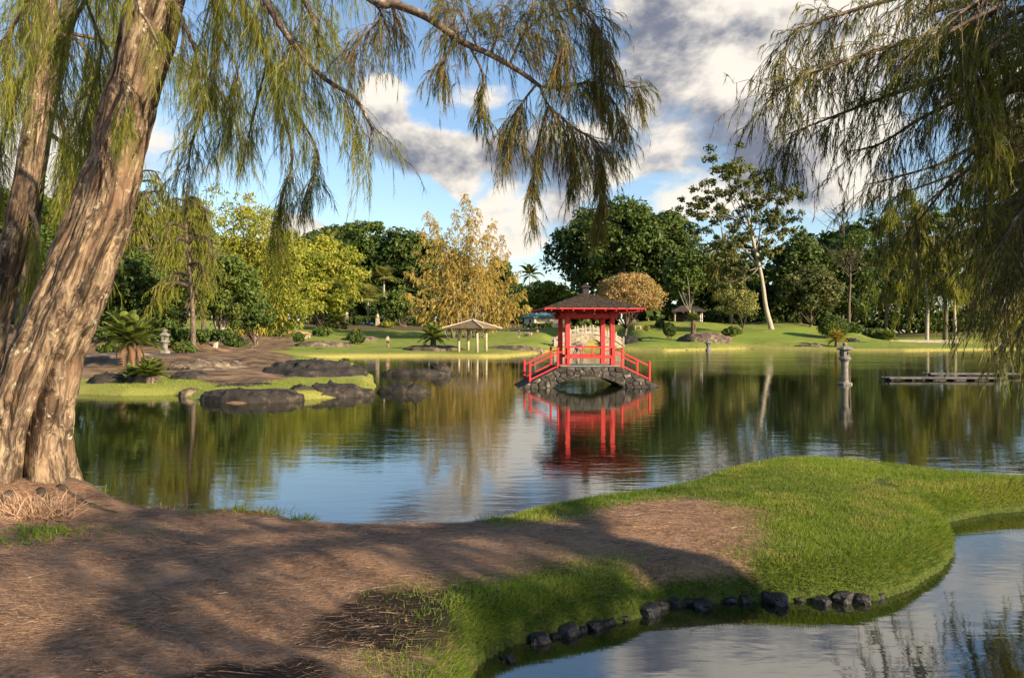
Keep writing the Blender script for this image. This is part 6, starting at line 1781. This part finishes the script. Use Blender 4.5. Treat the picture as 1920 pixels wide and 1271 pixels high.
# ------------------------------------------------------------------ hedges and bushes
def bush(name, label, px, d, wpx, hpx, mat, n=26, per=110, leaf=0.25, square=False, depth=0.7, cat='bush', group=None, dy=0.0, dz=0.0):
    b = stand(px, d)
    w, h = wpx / F * d, hpx / F * d
    t = empty(name, (b[0], b[1], b[2] + dz)); tag(t, label, cat, group)
    Lv = Leaves()
    if square:
        c = np.column_stack([rng.uniform(-w / 2, w / 2, n), rng.uniform(-depth, depth, n), rng.uniform(0.15, 0.95, n) ** 0.6 * h * 0.86])
        rad = np.full(n, h * 0.24)
    else:
        c = dome_clumps(n * 2, (0, 0, h * 0.45), w * 0.36, w * 0.36 * depth, h * 0.38, -0.6, 0.12, 0.6)[:n]
        rad = np.full(len(c), min(w, h) * 0.24)
    add_leaves(Lv, c, rad, per, leaf, fill=0.5)
    link('foliage', Lv.mesh('foliage'), M[mat], t)
    st = MB()
    for k_ in range(4):
        x_ = (k_ / 3 - 0.5) * w * 0.5
        st.tube([(x_ * 0.5, 0, -0.2), (x_, 0, h * 0.6)], [0.06, 0.03], 5)
    st.build('stem', M['bark_grey'], t)
    return t
bush('clipped_bush', 'round clipped dark green bush on the lawn before the lava hump', 667, 118, 42, 24, 'leaf_dark', n=70, per=110, leaf=0.28)
bush('clipped_bush', 'small round yellow green bush behind the dark clipped one', 670, 160, 22, 13, 'leaf_yellow', n=36, leaf=0.3)
bush('clipped_hedge', 'long square clipped dark hedge ending at the stone gate pillar', 682, 198, 50, 17, 'leaf_dark', n=90, per=80, leaf=0.4, square=True, cat='hedge')
bush('clipped_hedge', 'low golden green hedge in front of the white car', 600, 200, 72, 12, 'leaf_olive', n=90, per=80, leaf=0.4, square=True, cat='hedge')
bush('clipped_hedge', 'square clipped hedge along the cottage wall', 1008, 192, 54, 10, 'leaf_mid', n=80, per=80, leaf=0.4, square=True, cat='hedge')
bush('leafy_bush', 'green bush below the reddish boulder', 561, 112, 26, 20, 'leaf_mid', n=40, leaf=0.3)
bush('leafy_bush', 'low spreading bush between the pale lantern and the clipped bush', 606, 135, 52, 18, 'leaf_mid', n=50, leaf=0.35)
bush('leafy_bush', 'light leafy shrub row under the golden hedge', 625, 170, 70, 14, 'leaf_light', n=50, leaf=0.4)
bush('leafy_bush', 'light green ground plants at the foot of the fan palms', 725, 195, 34, 12, 'leaf_yellow', n=40, leaf=0.4)
bush('leafy_bush', 'leafy green bush on the lawn before the small cream leaved tree', 1372, 150, 46, 18, 'leaf_mid', n=50, leaf=0.35)
bush('leafy_bush', 'dark low bush beside the crooked stem tree', 1238, 170, 22, 14, 'leaf_dark', n=36, leaf=0.35)
bush('small_conifer', 'dark small conifer on the rock bed next to the tree cycad', 1255, 141, 26, 34, 'leaf_dark', n=44, leaf=0.4, dz=0.4)
bush('small_shrub', 'small yellowish shrub alone on the lawn', 1213, 160, 12, 12, 'leaf_light', n=24, leaf=0.3)
bush('dwarf_pine', 'round bushy bright green dwarf pine on the far lawn', 1562, 152, 62, 44, 'leaf_mid', n=80, per=120, leaf=0.4)
bush('broad_leaf_shrub', 'large leaved shrub at the edge of the dark wood', 1640, 172, 60, 30, 'leaf_mid', n=50, per=60, leaf=0.9)
bush('broad_leaf_shrub', 'shaded leafy shrub next to the dwarf pine', 1598, 176, 50, 24, 'leaf_dark', n=50, per=60, leaf=0.7)
bush('broad_leaf_shrub', 'leafy dark shrub at the foot of the brown bank lantern', 345, 53, 60, 22, 'leaf_mid', n=40, leaf=0.16)
bush('broad_leaf_shrub', 'low fern clump behind the twin trunked cycad', 210, 50, 70, 26, 'leaf_mid', n=40, leaf=0.18)
bush('broad_leaf_shrub', 'small shrub on the tip of the ropy lava outcrop', 645, 44.5, 30, 10, 'leaf_mid', n=24, leaf=0.14, dz=0.4)
bush('broad_leaf_shrub', 'dark undergrowth below the crooked pinkish trunk', 440, 72, 60, 26, 'leaf_dark', n=40, leaf=0.22)
bush('undergrowth', 'dense dark undergrowth under the eucalyptus and the dark trees', 1440, 200, 230, 26, 'leaf_dark', n=140, per=70, leaf=0.9, square=True, cat='shrubs')
bush('undergrowth', 'dark undergrowth in the shade behind the weeping ironwoods', 1790, 280, 330, 24, 'leaf_dark', n=150, per=70, leaf=1.1, square=True, cat='shrubs')
bush('undergrowth', 'dark undergrowth behind the parked cars', 680, 240, 240, 30, 'leaf_dark', n=130, per=70, leaf=1.0, square=True, cat='shrubs')
bush('undergrowth', 'shaded leafy undergrowth on the bank behind the tiered lantern', 270, 60, 330, 30, 'leaf_dark', n=130, per=80, leaf=0.28, square=True, cat='shrubs')

# the far wood that closes the view, one dark mass
def far_wood():
    Lv = Leaves()
    n = 1500
    px = rng.uniform(-150, 2100, n)
    d = rng.uniform(296, 335, n)
    top = np.interp(px, [-150, 300, 560, 640, 820, 940, 1000, 1060, 1330, 1450, 1660, 2100], [330, 400, 470, 440, 450, 500, 560, 520, 470, 450, 395, 360])
    f = rng.uniform(0, 1, n)
    y = 632 - (632 - top - 18) * f
    C = np.column_stack([(px - CX) / F * d, d, H - (y - HY) / F * d])
    add_leaves(Lv, C, rng.uniform(3.5, 6.0, n), 32, 3.2, flat=0.7, tint=np.clip(rng.normal(0.35, 0.2, n), 0, 1), aspect=0.7)
    o = link('far_wood', Lv.mesh('far_wood'), M['leaf_dark'])
    tag(o, 'dark far wood closing the view behind the garden trees', 'wood', kind='stuff')
far_wood()

# ------------------------------------------------------------------ grass, fallen needles, tufts on the near bank
class Raster:
    """ground height, shore distance and cover of the near bank on a fine grid, for quick look-up"""
    x0, x1, y0, y1, st = -11.5, 11.5, 3.2, 15.6, 0.05
    def __init__(self):
        self.xs = np.arange(self.x0, self.x1, self.st); self.ys = np.arange(self.y0, self.y1, self.st)
        X, Y = np.meshgrid(self.xs, self.ys)
        q = np.column_stack([X.ravel(), Y.ravel()])
        self.z = np.concatenate([ground_np(c) for c in np.array_split(q, 20)]).reshape(X.shape)
        self.s = land_s(q)[0].reshape(X.shape)
        m = ground_masks(q)
        self.g, self.soil = m['grass'].reshape(X.shape), m['soil'].reshape(X.shape)
    def get(self, A, xy):
        u = np.clip((xy[:, 0] - self.x0) / self.st, 0, len(self.xs) - 1.001); v = np.clip((xy[:, 1] - self.y0) / self.st, 0, len(self.ys) - 1.001)
        i, j = u.astype(int), v.astype(int); fu, fv = u - i, v - j
        return A[j, i] * (1 - fu) * (1 - fv) + A[j, i + 1] * fu * (1 - fv) + A[j + 1, i] * (1 - fu) * fv + A[j + 1, i + 1] * fu * fv
RS = Raster()

def scatter(n, y0, y1, half):
    y = np.sqrt(rng.uniform(y0 ** 2, y1 ** 2, n))
    x = rng.uniform(-1, 1, n) * (half * y + 0.6)
    return np.column_stack([x, y])

def near_grass():
    xy = scatter(1500000, 3.8, 15.0, 0.70)
    s_fg = RS.get(RS.s, xy)
    pr = RS.get(RS.g, xy) * (1 - RS.get(RS.soil, xy)) * (xy[:, 0] > -2.4)
    keep = (s_fg > 0.02) & (rng.uniform(0, 1, len(xy)) < pr * np.clip(6.5 / xy[:, 1], 0.35, 1.0)) & (vnoise(np.column_stack([xy, xy[:, :1] * 0]), 3.0, 2, 41) > -0.62)
    xy, s_fg = xy[keep], s_fg[keep]
    n = min(len(xy), 190000)
    xy, s_fg = xy[:n], s_fg[:n]
    z = RS.get(RS.z, xy)
    P_ = np.column_stack([xy, z - 0.006])
    e = 0.06
    gx_ = (RS.get(RS.z, xy + [e, 0]) - z) / e
    gy_ = (RS.get(RS.z, xy + [0, e]) - z) / e
    out = -np.column_stack([gx_, gy_])
    out = out / (np.linalg.norm(out, axis=1, keepdims=True) + 0.5)
    edge = smooth01(1.2 - s_fg / 0.6)
    clump = vnoise(P_, 1.1, 3, 43)
    ln = (0.030 + 0.026 * rng.uniform(0, 1, n) + 0.022 * edge) * (1 + 0.35 * clump)
    dirn = rng.normal(size=(n, 3)) * 0.55 + np.array([0.15, -0.1, 1.0])
    dirn[:, :2] += out * (0.6 + 1.3 * edge[:, None])
    dirn = nrm(dirn)
    side = nrm(np.cross(dirn, rng.normal(size=(n, 3)))) * (0.0021 * (1 + xy[:, 1:2] * 0.06))
    tip = P_ + dirn * ln[:, None]
    T = np.stack([P_ - side, P_ + side, tip], 1)
    tint = np.clip(0.45 + 0.35 * vnoise(P_, 0.8, 3, 45) + rng.normal(0, 0.18, n), 0, 1)
    t2 = np.clip(rng.uniform(0, 0.75, n) + 0.25 * (vnoise(P_, 1.7, 2, 47) > 0.25), 0, 1)
    L_ = Leaves(); L_.tris(T, tint, t2)
    o = link('grass', L_.mesh('grass'), M['blade'])
    tag(o, 'short green grass on the near bank and peninsula', 'grass', kind='stuff')

def fallen_needles():
    xy = scatter(800000, 3.6, 13.5, 0.70)
    s_fg = RS.get(RS.s, xy)
    pr = np.clip(1.08 - RS.get(RS.g, xy) * 0.93, 0, 1) * (1 - 0.93 * RS.get(RS.soil, xy)) * np.clip(6.0 / xy[:, 1], 0.4, 1) * np.clip(0.62 + 1.0 * vnoise(np.column_stack([xy, xy[:, :1] * 0]), 1.6, 3, 61), 0.12, 1)
    keep = (s_fg > 0.05) & (rng.uniform(0, 1, len(xy)) < pr)
    xy = xy[keep][:110000]
    n = len(xy)
    z = RS.get(RS.z, xy)
    P_ = np.column_stack([xy, z + rng.uniform(0.0, 0.016, n)])
    flow = vnoise(np.column_stack([xy, z * 0]), 0.9, 2, 51) * 1.3
    a = flow + rng.normal(0, 0.65, n)
    dirn = np.column_stack([np.cos(a), np.sin(a) * 0.8, rng.normal(0, 0.07, n)])
    ln = rng.uniform(0.06, 0.17, n)
    side = np.column_stack([-np.sin(a), np.cos(a), rng.normal(0, 0.4, n)])
    side = nrm(side) * (0.0010 * (1 + xy[:, 1:2] * 0.08))
    A_ = P_ - dirn * ln[:, None] / 2
    B_ = P_ + dirn * ln[:, None] / 2
    T = np.stack([A_ - side, A_ + side, B_], 1)
    L_ = Leaves(); L_.tris(T, np.clip(rng.normal(0.55, 0.28, n), 0, 1), rng.uniform(0, 1, n) ** 1.6)
    o = link('needle_litter', L_.mesh('litter'), M['litter'])
    tag(o, 'brown fallen ironwood needles covering the bank', 'needle litter', kind='stuff')

near_grass()
fallen_needles()

def shore_grass():
    """ragged longer grass along the far banks, seen across the water"""
    ln = np.array([q[:2] for q in far_p])
    pts = []
    for k_ in range(len(ln) - 1):
        a, b = ln[k_], ln[k_ + 1]
        if max(a[1], b[1]) > 150 or min(a[1], b[1]) < 26 or abs(a[0]) > 0.72 * a[1] or np.linalg.norm(b - a) > 8: continue
        n = int(np.linalg.norm(b - a) * (70 if a[1] < 60 else 22))
        u = rng.uniform(0, 1, (n, 1))
        nn = np.array([-(b - a)[1], (b - a)[0]]) / (np.linalg.norm(b - a) + 1e-9)
        pts.append(a + (b - a) * u + nn * rng.uniform(-1.6, 1.6, (n, 1)))
    g = np.column_stack([rng.uniform(-17, -5.5, 26000), rng.uniform(28, 36, 26000)])
    pts = np.concatenate(pts + [g])
    m = ground_masks(pts); s_ = land_s(pts)[1]
    k_ = (s_ > 0.03) & (rng.uniform(0, 1, len(pts)) < m['grass'])
    pts, s_ = pts[k_], s_[k_]
    z = ground_np(pts)
    n = len(pts)
    far = np.clip(pts[:, 1:2] / 45.0, 0.7, 2.6)
    P_ = np.column_stack([pts, z - 0.01])
    dirn = nrm(rng.normal(size=(n, 3)) * 0.5 + np.array([0, -0.3, 1.0]))
    l_ = rng.uniform(0.05, 0.15, (n, 1)) * far
    side = nrm(np.cross(dirn, rng.normal(size=(n, 3)))) * 0.010 * far
    L_ = Leaves(); L_.tris(np.stack([P_ - side, P_ + side, P_ + dirn * l_], 1), np.clip(rng.normal(0.65, 0.25, n), 0, 1), rng.uniform(0.2, 1, n))
    o = link('shore_grass', L_.mesh('shore_grass'), M['blade'])
    tag(o, 'ragged grass along the far banks of the pond', 'grass', kind='stuff')
shore_grass()

def tuft(label, px, py, h, n, spread, mat='blade', z=0.34, tint=0.5, t2=0.4, name='grass_tuft', lay=0.5, w=0.0035):
    p_ = np.array(gp(px, py + 9, z))
    p_[2] = gz(p_[0], p_[1])
    o_ = rng.normal(size=(n, 3)) * np.array([spread, spread * 0.6, 0.0])
    o_[:, 2] = 0
    dirn = nrm(rng.normal(size=(n, 3)) * lay + np.array([0, 0, 1.0]) + o_ * (1.2 / max(spread, 0.01)) * 0.35)
    ln = h * rng.uniform(0.5, 1.15, n)
    side = nrm(np.cross(dirn, rng.normal(size=(n, 3)))) * w
    mid = o_ + dirn * (ln * 0.6)[:, None]
    tip = o_ + dirn * ln[:, None] + DOWN * (ln * 0.22)[:, None]
    Q = np.stack([o_ - side, o_ + side, mid + side * 0.7, mid - side * 0.7], 1)
    T = np.stack([mid - side * 0.7, mid + side * 0.7, tip], 1)
    L_ = Leaves()
    tn = np.clip(rng.normal(tint, 0.2, n), 0, 1); t2_ = np.clip(rng.normal(t2, 0.2, n), 0, 1)
    L_.quads(Q, tn, t2_); L_.tris(T, tn, t2_)
    o = link(name, L_.mesh(name), M[mat], None, tuple(p_ - np.array([0, 0, 0.015])))
    tag(o, label, 'grass tuft', kind='stuff' if 'patch' in label else None)
tuft('fine green grass tuft standing at the water edge past the straw coloured ones', 562, 958, 0.17, 130, 0.07, tint=0.4, t2=0.3)
tuft('straw coloured grass tuft on the water edge beside the fine green one', 500, 948, 0.15, 170, 0.11, tint=0.8, t2=0.85)
tuft('upright pale grass tuft on the water edge, next to the straw coloured one', 447, 947, 0.18, 120, 0.08, tint=0.7, t2=0.75)
tuft('thin green grass along the water edge below the leaning trunk', 385, 950, 0.10, 120, 0.16, tint=0.4, t2=0.3)
tuft('sparse grass wisp with one tall stem at the middle of the shore', 928, 966, 0.17, 60, 0.06, tint=0.5, t2=0.5)
tuft('dry flattened grass clump at the shore by the root of the leaning trunk', 300, 944, 0.09, 140, 0.16, mat='litter', tint=0.6, t2=0.3)
tuft('small dark grass sprig at the bank edge near the trunk root', 190, 920, 0.13, 50, 0.07, tint=0.3, t2=0.3)
tuft('leafy green weed patch at the foot of the massive trunk', 82, 985, 0.15, 320, 0.20, tint=0.45, t2=0.35, z=0.45, lay=0.9, w=0.006)
tuft('low green grass patch on the needle covered ground', 215, 975, 0.06, 320, 0.24, tint=0.65, t2=0.55, z=0.45, lay=1.0)
tuft('weed patch at the frame side of the trunk foot', 22, 1005, 0.10, 200, 0.20, tint=0.35, t2=0.5, z=0.45, lay=0.9, w=0.006)
tuft('thin grass patch on needle ground, closer to the path', 183, 1003, 0.05, 120, 0.12, tint=0.4, t2=0.5, z=0.45, lay=1.0)
tuft('tiny green sprig alone in the brown needle carpet', 250, 1155, 0.05, 40, 0.02, tint=0.5, t2=0.2, z=0.45)
tuft('shaggy rust brown needle heap caught in the trunk cleft', 62, 940, 0.40, 420, 0.17, mat='litter', tint=0.75, t2=0.1, z=0.5, lay=0.8, name='needle_heap')

def twigs_on_ground():
    mb = MB()
    pts = scatter(420, 3.9, 12.5, 0.66)
    g = RS.get(RS.g, pts); s_ = RS.get(RS.s, pts)
    for (x, y) in pts[(g < 0.35) & (s_ > 0.15)][:130]:
        z = gz(x, y) + 0.012
        a = random.uniform(-0.9, 0.9); l_ = random.uniform(0.05, 0.22)
        dx, dy = math.cos(a) * l_, math.sin(a) * l_
        mb.tube([(x - dx, y - dy, z), (x + dy * 0.15, y - dx * 0.15, z + 0.012), (x + dx, y + dy, z + 0.004)], [0.0045, 0.0038, 0.002], 4)
    o = mb.build('twig_litter', M['twig'])
    tag(o, 'thin fallen twigs scattered over the brown needles', 'twig litter', kind='stuff')
    # small woody cones
    cb = MB()
    for (x, y) in pts[(g < 0.35) & (s_ > 0.15)][130:190]:
        z = gz(x, y) + 0.012
        cb.lathe([(0.004, -0.012), (0.012, -0.006), (0.014, 0.004), (0.006, 0.014)], 6, (x, y, z))
    o = cb.build('cone_litter', M['bark_grey'])
    tag(o, 'small woody cones scattered over the brown needles', 'cone litter', kind='stuff')
twigs_on_ground()
